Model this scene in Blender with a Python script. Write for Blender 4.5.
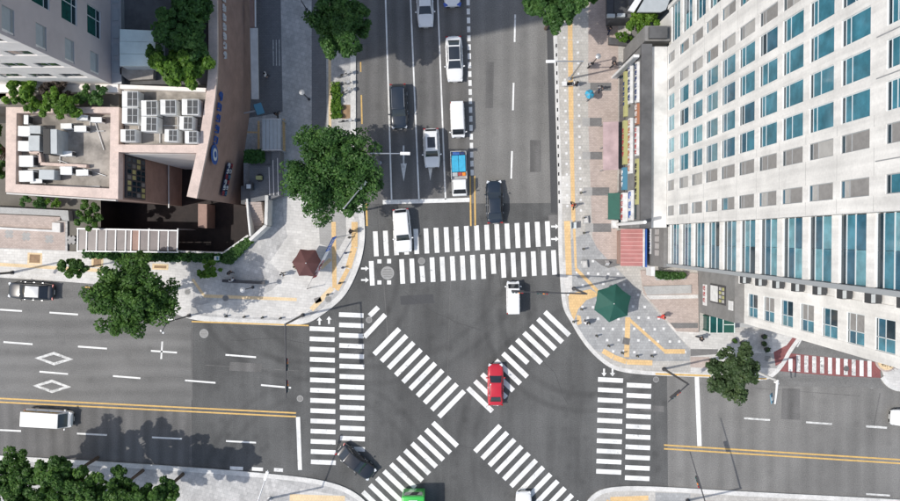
import bpy, bmesh, math, random
import numpy as np
from mathutils import Vector, Matrix, Euler

for o in list(bpy.data.objects):
    bpy.data.objects.remove(o)
SC = bpy.context.scene
COL = SC.collection
R = math.radians

# ------------------------------------------------------------------ camera
CAM_H = 80.0
FPX = 740.7            # focal length in pixels of a 900 px wide picture
TILT = R(-1.0)
cam_d = bpy.data.cameras.new('camera')
cam_d.sensor_width = 36.0
cam_d.lens = FPX / 900.0 * 36.0
cam_d.clip_start = 0.5
cam_d.clip_end = 3000
cam = bpy.data.objects.new('camera', cam_d)
COL.objects.link(cam)
cam.location = (0, 0, CAM_H)
cam.rotation_euler = (TILT, 0, 0)
SC.camera = cam

# ------------------------------------------------------------------ light
SUN_EL = R(53.5)
SUN_DIR = Vector((0.977 * math.cos(SUN_EL), 0.213 * math.cos(SUN_EL), -math.sin(SUN_EL)))
w = bpy.data.worlds.new('World')
SC.world = w
w.use_nodes = True
nt = w.node_tree
sky = nt.nodes.new('ShaderNodeTexSky')
sky.sky_type = 'NISHITA'
sky.sun_disc = False
sky.sun_elevation = SUN_EL
sky.sun_rotation = math.atan2(-SUN_DIR.x, -SUN_DIR.y)
sky.air_density = 1.2
sky.dust_density = 2.0
bg = nt.nodes['Background']
bg.inputs['Strength'].default_value = 0.15
nt.links.new(sky.outputs['Color'], bg.inputs['Color'])
sun_d = bpy.data.lights.new('sun', 'SUN')
sun_d.energy = 3.1
sun_d.angle = R(0.6)
sun_d.color = (1.0, 0.955, 0.89)
sun = bpy.data.objects.new('sun', sun_d)
COL.objects.link(sun)
sun.rotation_euler = SUN_DIR.to_track_quat('-Z', 'Y').to_euler()
sun.location = (-60, -10, 90)
SC.view_settings.view_transform = 'Standard'
SC.view_settings.look = 'None'
SC.view_settings.gamma = 1.0
SC.view_settings.use_curve_mapping = False
SC.view_settings.exposure = 0.1
SC.render.engine = 'CYCLES'
SC.cycles.max_bounces = 6

# ------------------------------------------------------------------ helpers
def W(px, py, z=0.0):
    """place on the map (metres) of a point at height z"""
    d = Vector(((px - 450) / FPX, -(py - 250.5) / FPX, -1.0))
    d.rotate(Euler((TILT, 0, 0)))
    t = (CAM_H - z) / -d.z
    return (d.x * t, d.y * t)

def W3(px, py, z=0.0):
    a = W(px, py, z)
    return Vector((a[0], a[1], z))

def WL(pts, z=0.0):
    return [W(p[0], p[1], z) for p in pts]

rng = random.Random(7)

def wpos(o):
    v = Vector((0, 0, 0))
    while o is not None:
        v += o.location
        o = o.parent
    return v

class MB:
    def __init__(s):
        s.v = []; s.f = []
    def add(s, vs, fs):
        n = len(s.v)
        s.v += [tuple(p) for p in vs]
        s.f += [tuple(i + n for i in f) for f in fs]
        return s
    def box(s, x0, x1, y0, y1, z0, z1):
        s.add([(x0,y0,z0),(x1,y0,z0),(x1,y1,z0),(x0,y1,z0),(x0,y0,z1),(x1,y0,z1),(x1,y1,z1),(x0,y1,z1)],
              [(3,2,1,0),(4,5,6,7),(0,1,5,4),(1,2,6,5),(2,3,7,6),(3,0,4,7)])
        return s
    def obox(s, c, size, rz=0.0, rx=0.0, ry=0.0):
        m = Matrix.Translation(c) @ Euler((rx, ry, rz)).to_matrix().to_4x4()
        a, b, h = size[0]/2, size[1]/2, size[2]/2
        vs = [m @ Vector(p) for p in [(-a,-b,-h),(a,-b,-h),(a,b,-h),(-a,b,-h),(-a,-b,h),(a,-b,h),(a,b,h),(-a,b,h)]]
        s.add(vs, [(3,2,1,0),(4,5,6,7),(0,1,5,4),(1,2,6,5),(2,3,7,6),(3,0,4,7)])
        return s
    def prism(s, poly, z0, z1, bottom=True):
        poly = ccw(poly)
        n = len(poly)
        vs = [(p[0], p[1], z0) for p in poly] + [(p[0], p[1], z1) for p in poly]
        fs = [tuple(range(n, 2*n))]
        if bottom: fs.append(tuple(range(n-1, -1, -1)))
        for i in range(n):
            j = (i+1) % n
            fs.append((i, j, n+j, n+i))
        s.add(vs, fs)
        return s
    def sheet(s, poly, z):
        poly = ccw(poly)
        s.add([(p[0], p[1], z) for p in poly], [tuple(range(len(poly)))])
        return s
    def bar(s, p0, p1, wd, ht=None):
        """square bar between two points"""
        p0, p1 = Vector(p0), Vector(p1)
        ht = ht or wd
        d = (p1 - p0).normalized()
        up = Vector((0,0,1)) if abs(d.z) < .95 else Vector((1,0,0))
        a = d.cross(up).normalized() * wd/2
        b = a.cross(d).normalized() * ht/2
        vs = [p0-a-b, p0+a-b, p0+a+b, p0-a+b, p1-a-b, p1+a-b, p1+a+b, p1-a+b]
        s.add(vs, [(0,1,2,3),(7,6,5,4),(1,0,4,5),(2,1,5,6),(3,2,6,7),(0,3,7,4)])
        return s
    def tube(s, pts, radii, n=8, cap=True):
        pts = [Vector(p) for p in pts]
        if not hasattr(radii, '__len__'): radii = [radii]*len(pts)
        base = len(s.v)
        for i, p in enumerate(pts):
            if i == 0: d = pts[1]-pts[0]
            elif i == len(pts)-1: d = pts[-1]-pts[-2]
            else: d = pts[i+1]-pts[i-1]
            d.normalize()
            up = Vector((0,0,1)) if abs(d.z) < .9 else Vector((1,0,0))
            a = d.cross(up).normalized(); b = a.cross(d).normalized()
            for k in range(n):
                t = 2*math.pi*k/n
                q = p + (a*math.cos(t) + b*math.sin(t))*radii[i]
                s.v.append(tuple(q))
        for i in range(len(pts)-1):
            for k in range(n):
                k2 = (k+1) % n
                s.f.append((base+i*n+k, base+(i+1)*n+k, base+(i+1)*n+k2, base+i*n+k2))
        if cap:
            s.f.append(tuple(base+k for k in range(n)))
            s.f.append(tuple(base+(len(pts)-1)*n+k for k in range(n-1,-1,-1)))
        return s
    def disc(s, c, r, h, n=20):
        poly = [(c[0]+r*math.cos(2*math.pi*k/n), c[1]+r*math.sin(2*math.pi*k/n)) for k in range(n)]
        return s.prism(poly, c[2], c[2]+h)
    def ball(s, c, r, n=8, m=6, sc=(1,1,1)):
        base = len(s.v)
        for i in range(m+1):
            th = math.pi*i/m
            for k in range(n):
                t = 2*math.pi*k/n
                s.v.append((c[0]+r*sc[0]*math.sin(th)*math.cos(t), c[1]+r*sc[1]*math.sin(th)*math.sin(t), c[2]+r*sc[2]*math.cos(th)))
        for i in range(m):
            for k in range(n):
                k2 = (k+1) % n
                s.f.append((base+i*n+k, base+(i+1)*n+k, base+(i+1)*n+k2, base+i*n+k2))
        return s
    def mesh(s, name, origin=(0,0,0)):
        me = bpy.data.meshes.new(name)
        o = origin
        me.from_pydata([(a-o[0], b-o[1], c-o[2]) for a,b,c in s.v], [], s.f)
        me.update()
        return me
    def build(s, name, mat, parent=None, smooth=False, world=True, bevel=0, kind=None):
        org = wpos(parent) if (parent is not None and world) else (0,0,0)
        me = s.mesh(name, org)
        return put(name, me, mat, parent, smooth, bevel, kind)

def put(name, me, mat, parent=None, smooth=False, bevel=0, kind=None):
    if mat is not None and len(me.materials) == 0:
        me.materials.append(M[mat] if isinstance(mat, str) else mat)
    if bevel:
        bm = bmesh.new(); bm.from_mesh(me)
        bmesh.ops.remove_doubles(bm, verts=bm.verts, dist=1e-4)
        es = [e for e in bm.edges if len(e.link_faces) == 2 and e.calc_face_angle() > .5]
        bmesh.ops.bevel(bm, geom=es, offset=bevel, segments=2, affect='EDGES', profile=.6)
        bm.to_mesh(me); bm.free()
    if smooth:
        me.polygons.foreach_set('use_smooth', [True]*len(me.polygons))
    o = bpy.data.objects.new(name, me)
    COL.objects.link(o)
    o.parent = parent
    if kind: o['kind'] = kind
    return o

def ccw(poly):
    a = 0
    for i in range(len(poly)):
        x0, y0 = poly[i][0], poly[i][1]
        x1, y1 = poly[(i+1) % len(poly)][0], poly[(i+1) % len(poly)][1]
        a += x0*y1 - x1*y0
    return list(poly) if a > 0 else list(poly)[::-1]

def tag(o, label=None, cat=None, group=None, kind=None):
    if label: o['label'] = label
    if cat: o['category'] = cat
    if group: o['group'] = group
    if kind: o['kind'] = kind
    return o

def thing(name, label, cat, loc=(0,0,0), rz=0.0, group=None):
    o = bpy.data.objects.new(name, None)
    o.empty_display_size = .3
    COL.objects.link(o)
    o.location = loc
    o.rotation_euler = (0, 0, rz)
    return tag(o, label, cat, group)

def inst(o, name, parent, loc=None, rz=None):
    """copy of one part sharing its mesh"""
    c = o.copy(); c.name = name
    COL.objects.link(c)
    c.parent = parent
    if loc is not None: c.location = loc
    if rz is not None: c.rotation_euler = (0,0,rz)
    return c

def copy_tree(o, parent=None):
    c = o.copy(); COL.objects.link(c); c.parent = parent
    for ch in list(o.children):
        copy_tree(ch, c)
    return c

# ------------------------------------------------------------------ materials
M = {}
def mat(name, col, rough=.7, var=.0, scale=1.0, bump=0.0, bscale=20.0, metal=0.0, spec=.5, coat=0.0,
        fine=0.0, fscale=40.0, island=0.0, stain=0.0, sscale=.25, trans=0.0, coords='pos', stretch=None, lanes=None, spots=0.0, streak=0.0, chip=None, arcs=None):
    m = bpy.data.materials.new(name); m.use_nodes = True
    t = m.node_tree; N = t.nodes; L = t.links
    b = N['Principled BSDF']
    b.inputs['Roughness'].default_value = rough
    b.inputs['Metallic'].default_value = metal
    b.inputs['Specular IOR Level'].default_value = spec
    if coat: 
        b.inputs['Coat Weight'].default_value = coat
        b.inputs['Coat Roughness'].default_value = .05
    if coords == 'pos':
        vec = N.new('ShaderNodeNewGeometry').outputs['Position']
    else:
        vec = N.new('ShaderNodeTexCoord').outputs['Object']
    if stretch:
        mp = N.new('ShaderNodeMapping'); mp.inputs['Scale'].default_value = stretch
        L.new(vec, mp.inputs['Vector']); svec = mp.outputs[0]
    else:
        svec = vec
    def noise(sc, det=4, v=None, rgh=.6):
        n = N.new('ShaderNodeTexNoise'); n.inputs['Scale'].default_value = sc
        n.inputs['Detail'].default_value = det; n.inputs['Roughness'].default_value = rgh
        L.new(v or vec, n.inputs['Vector']); return n.outputs['Fac']
    # multiplicative value built from layers
    val = None
    def layer(fac, amt, lo=.3, hi=.7):
        nonlocal val
        mr = N.new('ShaderNodeMapRange')
        mr.inputs['From Min'].default_value = lo; mr.inputs['From Max'].default_value = hi
        mr.inputs['To Min'].default_value = 1-amt; mr.inputs['To Max'].default_value = 1+amt
        L.new(fac, mr.inputs['Value'])
        if val is None: val = mr.outputs[0]
        else:
            mm = N.new('ShaderNodeMath'); mm.operation = 'MULTIPLY'
            L.new(val, mm.inputs[0]); L.new(mr.outputs[0], mm.inputs[1]); val = mm.outputs[0]
    if var: layer(noise(scale, 5, svec), var)
    if fine: layer(noise(fscale, 2), fine)
    if stain: layer(noise(sscale, 6, None, .65), stain, .35, .6)
    if streak:      # rain streaks running down a wall
        mps = N.new('ShaderNodeMapping'); mps.inputs['Scale'].default_value = (1.6,1.6,.07)
        L.new(vec, mps.inputs['Vector']); layer(noise(1.0, 4, mps.outputs[0]), streak, .35, .65)
    if lanes:       # tyre-darkened wheel paths: (axis, origin, lane width, amount)
        ax, x0, per, amt = lanes
        sx = N.new('ShaderNodeSeparateXYZ')
        wob = N.new('ShaderNodeTexNoise'); wob.inputs['Scale'].default_value = .08; L.new(vec, wob.inputs['Vector'])
        L.new(vec, sx.inputs[0])
        a1 = N.new('ShaderNodeMath'); a1.operation = 'MULTIPLY_ADD'; a1.inputs[1].default_value = 1.2; L.new(wob.outputs['Fac'], a1.inputs[0]); L.new(sx.outputs[ax], a1.inputs[2])
        a2 = N.new('ShaderNodeMath'); a2.operation = 'MULTIPLY_ADD'; a2.inputs[1].default_value = 2*math.pi/per*2; a2.inputs[2].default_value = -(x0+.6)*2*math.pi/per*2; L.new(a1.outputs[0], a2.inputs[0])
        cs = N.new('ShaderNodeMath'); cs.operation = 'COSINE'; L.new(a2.outputs[0], cs.inputs[0])
        md = N.new('ShaderNodeMath'); md.operation = 'MULTIPLY'; L.new(cs.outputs[0], md.inputs[0]); L.new(noise(.25, 3), md.inputs[1])
        layer(md.outputs[0], amt, -.5, .5)
    if spots:       # oil drips and old patches
        vo = N.new('ShaderNodeTexVoronoi'); vo.inputs['Scale'].default_value = .55; vo.inputs['Randomness'].default_value = 1
        L.new(vec, vo.inputs['Vector'])
        mr = N.new('ShaderNodeMapRange'); mr.inputs['From Min'].default_value = .02; mr.inputs['From Max'].default_value = .30
        mr.inputs['To Min'].default_value = 1-spots; mr.inputs['To Max'].default_value = 1.0
        L.new(vo.outputs['Distance'], mr.inputs['Value'])
        mm = N.new('ShaderNodeMath'); mm.operation = 'MULTIPLY'
        if val is None: val = mr.outputs[0]
        else:
            L.new(val, mm.inputs[0]); L.new(mr.outputs[0], mm.inputs[1]); val = mm.outputs[0]
    for (ax_, ay_, rr_, amt) in (arcs or ()):      # rubber left by turning wheels
        ds = N.new('ShaderNodeVectorMath'); ds.operation = 'DISTANCE'; ds.inputs[1].default_value = (ax_, ay_, 0)
        L.new(vec, ds.inputs[0])
        s1 = N.new('ShaderNodeMath'); s1.operation = 'SUBTRACT'; s1.inputs[1].default_value = rr_; L.new(ds.outputs['Value'], s1.inputs[0])
        s2 = N.new('ShaderNodeMath'); s2.operation = 'ABSOLUTE'; L.new(s1.outputs[0], s2.inputs[0])
        mr = N.new('ShaderNodeMapRange'); mr.interpolation_type = 'SMOOTHSTEP'
        mr.inputs['From Min'].default_value = .05; mr.inputs['From Max'].default_value = .55; mr.inputs['To Min'].default_value = 1.0; mr.inputs['To Max'].default_value = 0.0
        L.new(s2.outputs[0], mr.inputs['Value'])
        q1 = N.new('ShaderNodeMath'); q1.operation = 'MULTIPLY'; L.new(mr.outputs[0], q1.inputs[0]); L.new(noise(.22, 4), q1.inputs[1])
        q2 = N.new('ShaderNodeMath'); q2.operation = 'MULTIPLY_ADD'; q2.inputs[1].default_value = -amt*2; q2.inputs[2].default_value = 1.0; L.new(q1.outputs[0], q2.inputs[0])
        mm = N.new('ShaderNodeMath'); mm.operation = 'MULTIPLY'; L.new(val, mm.inputs[0]); L.new(q2.outputs[0], mm.inputs[1]); val = mm.outputs[0]
    if island: layer(N.new('ShaderNodeNewGeometry').outputs['Random Per Island'], island, 0, 1)
    if val is not None:
        mx = N.new('ShaderNodeVectorMath'); mx.operation = 'SCALE'
        mx.inputs[0].default_value = col[:3]
        L.new(val, mx.inputs['Scale'])
        if chip:    # paint rubbed through to the road: (threshold, softness, colour)
            mc = N.new('ShaderNodeMix'); mc.data_type = 'RGBA'
            mr = N.new('ShaderNodeMapRange'); mr.inputs['From Min'].default_value = chip[0]; mr.inputs['From Max'].default_value = chip[0]+chip[1]
            L.new(noise(chip[3], 8, None, .75), mr.inputs['Value'])
            L.new(mr.outputs[0], mc.inputs[0]); L.new(mx.outputs[0], mc.inputs[6]); mc.inputs[7].default_value = (*chip[2],1)
            L.new(mc.outputs[2], b.inputs['Base Color'])
        else:
            L.new(mx.outputs[0], b.inputs['Base Color'])
    else:
        b.inputs['Base Color'].default_value = (*col[:3], 1)
    if bump:
        bp = N.new('ShaderNodeBump'); bp.inputs['Strength'].default_value = bump
        bp.inputs['Distance'].default_value = .02
        L.new(noise(bscale, 3), bp.inputs['Height']); L.new(bp.outputs[0], b.inputs['Normal'])
    M[name] = m
    return m

def leafmat(name, c0, c1, c2, trans=.35):
    m = bpy.data.materials.new(name); m.use_nodes = True
    t = m.node_tree; N = t.nodes; L = t.links
    b = N['Principled BSDF']; out = N['Material Output']
    g = N.new('ShaderNodeNewGeometry')
    cr = N.new('ShaderNodeValToRGB')
    cr.color_ramp.elements[0].color = (*c0, 1); cr.color_ramp.elements[1].color = (*c2, 1)
    e = cr.color_ramp.elements.new(.55); e.color = (*c1, 1)
    nz = N.new('ShaderNodeTexNoise'); nz.inputs['Scale'].default_value = .55; nz.inputs['Detail'].default_value = 2
    L.new(g.outputs['Position'], nz.inputs['Vector'])
    a = N.new('ShaderNodeMath'); a.operation = 'MULTIPLY_ADD'
    L.new(g.outputs['Random Per Island'], a.inputs[0]); a.inputs[1].default_value = .6
    sb = N.new('ShaderNodeMath'); sb.operation = 'MULTIPLY_ADD'; sb.inputs[1].default_value = 1.4; sb.inputs[2].default_value = -.5
    L.new(nz.outputs['Fac'], sb.inputs[0]); L.new(sb.outputs[0], a.inputs[2])
    L.new(a.outputs[0], cr.inputs['Fac'])
    L.new(cr.outputs['Color'], b.inputs['Base Color'])
    b.inputs['Roughness'].default_value = .5
    b.inputs['Specular IOR Level'].default_value = .35
    tr = N.new('ShaderNodeBsdfTranslucent')
    L.new(cr.outputs['Color'], tr.inputs['Color'])
    mx = N.new('ShaderNodeMixShader'); mx.inputs[0].default_value = trans
    L.new(b.outputs[0], mx.inputs[1]); L.new(tr.outputs[0], mx.inputs[2])
    L.new(mx.outputs[0], out.inputs['Surface'])
    M[name] = m

def pavemat(name, c1, c2, mortar, bw=.4, bh=.2, rot=0.0, var=.12, sc=.35, mort=.012, rough=.8):
    m = bpy.data.materials.new(name); m.use_nodes = True
    t = m.node_tree; N = t.nodes; L = t.links
    b = N['Principled BSDF']; b.inputs['Roughness'].default_value = rough
    g = N.new('ShaderNodeNewGeometry')
    mp = N.new('ShaderNodeMapping'); mp.inputs['Rotation'].default_value = (0,0,rot)
    L.new(g.outputs['Position'], mp.inputs['Vector'])
    br = N.new('ShaderNodeTexBrick')
    br.inputs['Scale'].default_value = 1.0
    br.inputs['Brick Width'].default_value = bw; br.inputs['Row Height'].default_value = bh
    br.inputs['Mortar Size'].default_value = mort; br.inputs['Bias'].default_value = 0
    br.inputs['Color1'].default_value = (*c1,1); br.inputs['Color2'].default_value = (*c2,1); br.inputs['Mortar'].default_value = (*mortar,1)
    L.new(mp.outputs[0], br.inputs['Vector'])
    def noise(scl, det):
        n = N.new('ShaderNodeTexNoise'); n.inputs['Scale'].default_value = scl; n.inputs['Detail'].default_value = det
        n.inputs['Roughness'].default_value = .65
        L.new(g.outputs['Position'], n.inputs['Vector']); return n.outputs['Fac']
    val = None
    for scl, det, am in ((sc, 5, var), (sc*6, 4, var*.6)):
        mr = N.new('ShaderNodeMapRange'); mr.inputs['From Min'].default_value=.3; mr.inputs['From Max'].default_value=.7
        mr.inputs['To Min'].default_value=1-am; mr.inputs['To Max'].default_value=1+am
        L.new(noise(scl, det), mr.inputs['Value'])
        if val is None: val = mr.outputs[0]
        else:
            mm = N.new('ShaderNodeMath'); mm.operation='MULTIPLY'
            L.new(val, mm.inputs[0]); L.new(mr.outputs[0], mm.inputs[1]); val = mm.outputs[0]
    mx = N.new('ShaderNodeVectorMath'); mx.operation='SCALE'
    L.new(br.outputs['Color'], mx.inputs[0]); L.new(val, mx.inputs['Scale'])
    L.new(mx.outputs[0], b.inputs['Base Color'])
    M[name] = m

def glassmat(name, col, rough=.08, spec=.6):
    mat(name, col, rough, var=.30, scale=1.1, spec=spec, stain=.15, sscale=.5)

mat('asphalt', (.180,.176,.167), .9, var=.13, scale=.6, fine=.22, fscale=9, stain=.13, sscale=.10, bump=.3, bscale=60, stretch=(1,.06,1), lanes=(0,7.0,3.6,.07), spots=.12)
mat('asphalt_west', (.160,.158,.152), .9, var=.12, scale=.6, fine=.20, fscale=9, stain=.14, sscale=.10, bump=.3, bscale=60, stretch=(.06,1,1), lanes=(1,-10.0,3.1,.08), spots=.14)
mat('asphalt_dark', (.094,.0945,.0925), .9, var=.20, scale=.55, fine=.22, fscale=9, stain=.18, sscale=.13, bump=.3, bscale=60, stretch=(1,.10,1), spots=.22, arcs=[(-16,-3,10.5,.20),(-16,-3,12.2,.20),(14.5,-8,9.0,.18),(14.5,-8,10.8,.18),(-9,3,17,.14),(-9,3,18.8,.14),(18,-24,15.5,.14),(18,-24,17.2,.14),(-14,-28,11,.15),(-14,-28,12.7,.15)])
mat('asphalt_lane', (.130,.127,.123), .9, var=.15, scale=.8, fine=.20, fscale=9, stain=.12, sscale=.15, bump=.3, bscale=60, stretch=(1,.06,1), lanes=(0,-6.8,2.97,.13), spots=.15)
mat('asphalt_new', (.068,.069,.071), .85, var=.1, scale=.6, fine=.2, fscale=10, stretch=(1,.2,1))
mat('tar', (.05,.05,.05), .8, var=.15, scale=2)
mat('road_paint', (.72,.72,.70), .75, var=.07, scale=1.5, fine=.08, fscale=14, stain=.12, sscale=.5, chip=(.575,.13,(.22,.22,.215),1.6))
mat('road_paint_worn', (.58,.58,.56), .75, var=.10, scale=2, fine=.14, fscale=9, stain=.22, sscale=1.6, chip=(.54,.10,(.17,.165,.16),3.0))
mat('yellow_paint', (.62,.40,.13), .7, var=.12, scale=2, fine=.15, fscale=10)
mat('red_surface', (.23,.085,.083), .85, var=.15, scale=1.2, fine=.15, fscale=10)
mat('kerb_stone', (.60,.59,.565), .8, var=.08, scale=1.0, fine=.08, fscale=8, stain=.08, sscale=.5)
mat('kerb_grey', (.40,.40,.39), .8, var=.1, scale=1.0, fine=.08, fscale=8)
mat('ground_soil', (.16,.15,.13), .95, var=.2, scale=.5)
pavemat('pave_grey', (.40,.395,.385), (.49,.48,.465), (.31,.305,.30), .45, .45, .3, .20, .45)
pavemat('pave_light', (.54,.525,.50), (.62,.605,.575), (.44,.43,.41), .6, .3, .1, .13, .45)
pavemat('pave_white', (.58,.565,.53), (.66,.645,.61), (.47,.46,.43), .6, .3, .05, .12, .4)
pavemat('pave_pink', (.42,.345,.305), (.50,.415,.37), (.34,.29,.26), .3, .15, .0, .12, .5)
pavemat('pave_band', (.17,.165,.16), (.20,.195,.19), (.13,.13,.13), .3, .15, .0, .10, .8)
pavemat('pave_band_light', (.34,.335,.32), (.38,.37,.36), (.28,.28,.27), .3, .15, .0, .08, .8)
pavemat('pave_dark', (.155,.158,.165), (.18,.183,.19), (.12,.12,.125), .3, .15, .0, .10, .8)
pavemat('pave_ne', (.43,.41,.375), (.50,.48,.445), (.33,.325,.31), .3, .3, .0, .14, .45)
pavemat('pave_dot', (.32,.325,.325), (.39,.395,.395), (.26,.26,.26), .3, .3, .0, .14, .5)
pavemat('tactile', (.66,.45,.22), (.72,.50,.25), (.52,.36,.18), .3, .3, .0, .10, .8)
pavemat('tactile_pale', (.70,.54,.33), (.74,.57,.35), (.55,.43,.27), .3, .3, .0, .10, .8)
mat('paver_white', (.70,.70,.69), .8)
mat('iron', (.16,.155,.15), .6, var=.25, scale=3, metal=.3)
mat('iron_grey', (.30,.30,.29), .6, var=.15, scale=5)
mat('soil_pit', (.30,.20,.12), .95, var=.25, scale=3)
mat('white_wall', (.715,.70,.67), .8, var=.05, scale=.6, fine=.05, fscale=6, stain=.08, sscale=.35, streak=.11)
mat('white_wall_stained', (.64,.63,.60), .85, var=.10, scale=.5, stain=.18, sscale=.35)
mat('grey_wall', (.20,.197,.192), .8, var=.10, scale=1.2, fine=.08, fscale=6, stain=.10, sscale=.5)
mat('grey_dark', (.10,.10,.102), .8, var=.15, scale=1, stain=.15, sscale=.5)
mat('brown_wall', (.33,.22,.18), .8, var=.08, scale=.8, fine=.06, fscale=8, stain=.08, sscale=.4)
mat('pink_stone', (.60,.48,.42), .75, var=.07, scale=1.0, fine=.06, fscale=8, stain=.10, sscale=.8)
mat('roof_floor', (.29,.265,.235), .9, var=.18, scale=.5, stain=.28, sscale=.5)
mat('roof_white', (.62,.61,.59), .8, var=.08, scale=.8, stain=.10, sscale=.5)
mat('roof_teal', (.66,.74,.70), .7, var=.07, scale=.5, stain=.08, sscale=.4)
mat('canopy_glass', (.135,.112,.11), .3, var=.12, scale=1.5, stain=.12, sscale=1)
mat('pit_stone', (.020,.013,.012), .75, var=.4, scale=.9, stain=.3, sscale=.8)  # the court's deep shade is put into a near-black stone colour
mat('mauve_shade_wall', (.55,.48,.47), .75, var=.04, scale=.7, stain=.05, sscale=.3)  # tower's east face: its shade is put into the wall colour
mat('cream_wall', (.84,.79,.74), .8, var=.05, scale=.7, stain=.06, sscale=.5)  # paler tone also stands in for sun on the tower's south face
mat('metal_grey', (.42,.43,.44), .45, var=.08, scale=2, metal=.4)
mat('metal_dark', (.05,.05,.055), .5, var=.2, scale=4)
mat('metal_white', (.75,.75,.74), .5, var=.05, scale=3)
mat('metal_steel', (.50,.51,.52), .35, metal=.8)
mat('ac_white', (.72,.72,.70), .6, var=.06, scale=2, stain=.10, sscale=1.2)
mat('ac_grille', (.045,.048,.052), .6, var=.2, scale=6)
mat('ac_grey', (.42,.45,.46), .6, var=.08, scale=2)
mat('black', (.012,.012,.013), .6)
mat('rubber', (.02,.02,.021), .85)
glassmat('glass_teal', (.050,.185,.245))
glassmat('glass_blue', (.03,.11,.165))
glassmat('glass_dark', (.014,.034,.048))
glassmat('glass_pale', (.13,.31,.36))
mat('blind_grey', (.27,.26,.25), .35, var=.15, scale=3)
mat('blind_pale', (.43,.42,.40), .35, var=.1, scale=3)
mat('frame_white', (.62,.66,.67), .5)
mat('frame_grey', (.34,.36,.37), .5)
mat('car_glass', (.026,.031,.038), .05, spec=.8)
glassmat('glass_green', (.012,.075,.065))
mat('sign_yellow', (.40,.39,.17), .6, var=.06, scale=2)
mat('sign_white', (.66,.66,.65), .6, var=.10, scale=2, stain=.10, sscale=1.5)
mat('sign_red', (.36,.06,.06), .6)
mat('sign_blue', (.03,.10,.35), .5)
mat('sign_navy', (.02,.04,.13), .5)
mat('sign_skyblue', (.07,.22,.32), .5)
mat('sign_orange', (.36,.16,.09), .6)
mat('awning_pink', (.40,.30,.305), .8, var=.22, scale=.8)
mat('awning_green', (.012,.085,.062), .7, var=.1, scale=2)
mat('roof_red', (.36,.14,.13), .6, var=.12, scale=1.0, stain=.1, sscale=.8)
mat('roof_red_rib', (.60,.36,.34), .6)
mat('parasol_green', (.012,.082,.060), .7, var=.08, scale=2)
mat('parasol_brown', (.10,.042,.04), .8, var=.08, scale=2)
mat('banner_blue', (.06,.16,.52), .7, var=.15, scale=3)
mat('bark', (.12,.085,.06), .9, var=.25, scale=4)
mat('skin', (.52,.33,.24), .6)
mat('hair', (.012,.010,.010), .6)
for n_, c_ in (('white',(.75,.75,.74)),('dark',(.03,.03,.035)),('red',(.55,.05,.04)),('orange',(.75,.14,.06)),('blue',(.10,.22,.48)),('grey',(.3,.3,.31)),('navy',(.025,.035,.08)),('beige',(.5,.43,.33))):
    mat('cloth_'+n_, c_, .85)
for n_, c_ in (('white',(.80,.80,.79)),('black',(.012,.014,.018)),('navy',(.012,.02,.032)),('red',(.50,.015,.03)),('silver',(.42,.44,.46)),('green',(.05,.50,.07)),('blue',(.03,.09,.42))):
    mat('paint_'+n_, c_, .3, coat=.9, coords='obj', var=.02, scale=2)
mat('lamp_clear', (.7,.72,.74), .15)
mat('lamp_red', (.35,.015,.015), .25)
mat('lamp_orange', (.8,.25,.03), .3)
mat('tarp_blue', (.04,.38,.58), .6, var=.15, scale=3)
mat('tarp_dark', (.03,.10,.32), .6, var=.2, scale=3)
leafmat('leaf_street', (.036,.092,.026), (.076,.178,.044), (.150,.285,.072), .46)
leafmat('leaf_dark', (.036,.090,.020), (.082,.180,.036), (.165,.30,.060), .46)
leafmat('leaf_bright', (.066,.14,.022), (.14,.28,.036), (.25,.40,.060), .48)
leafmat('leaf_olive', (.042,.074,.030), (.082,.138,.054), (.15,.21,.085), .44)
leafmat('leaf_dry', (.06,.05,.04), (.105,.083,.066), (.155,.12,.095))
leafmat('leaf_hedge', (.022,.075,.016), (.050,.145,.028), (.08,.20,.038), .3)

# ------------------------------------------------------------------ ground, road
PX0, PX1, PY0, PY1 = 100, 250, 150, 251.5          # sunken court, in map pixels
hx0, hy1 = W(PX0, PY0); hx1, hy0 = W(PX1, PY1)
BIG = 700
g = MB()
g.sheet([(-BIG,-BIG),(BIG,-BIG),(BIG,hy0),(-BIG,hy0)], -.06)
g.sheet([(-BIG,hy1),(BIG,hy1),(BIG,BIG),(-BIG,BIG)], -.06)
g.sheet([(-BIG,hy0),(hx0,hy0),(hx0,hy1),(-BIG,hy1)], -.06)
g.sheet([(hx1,hy0),(BIG,hy0),(BIG,hy1),(hx1,hy1)], -.06)
ground = tag(g.build('ground', 'ground_soil'), kind='structure')
# the court's floor and retaining walls
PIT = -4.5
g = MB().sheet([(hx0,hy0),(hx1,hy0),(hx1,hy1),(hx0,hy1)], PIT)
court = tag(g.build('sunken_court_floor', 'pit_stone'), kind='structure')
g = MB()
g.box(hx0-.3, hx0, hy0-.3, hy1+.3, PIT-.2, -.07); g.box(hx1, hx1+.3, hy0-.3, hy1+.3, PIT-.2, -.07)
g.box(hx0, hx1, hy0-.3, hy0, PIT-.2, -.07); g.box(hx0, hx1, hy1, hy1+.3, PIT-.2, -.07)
g.build('retaining_wall', 'pit_stone', court)

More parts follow.
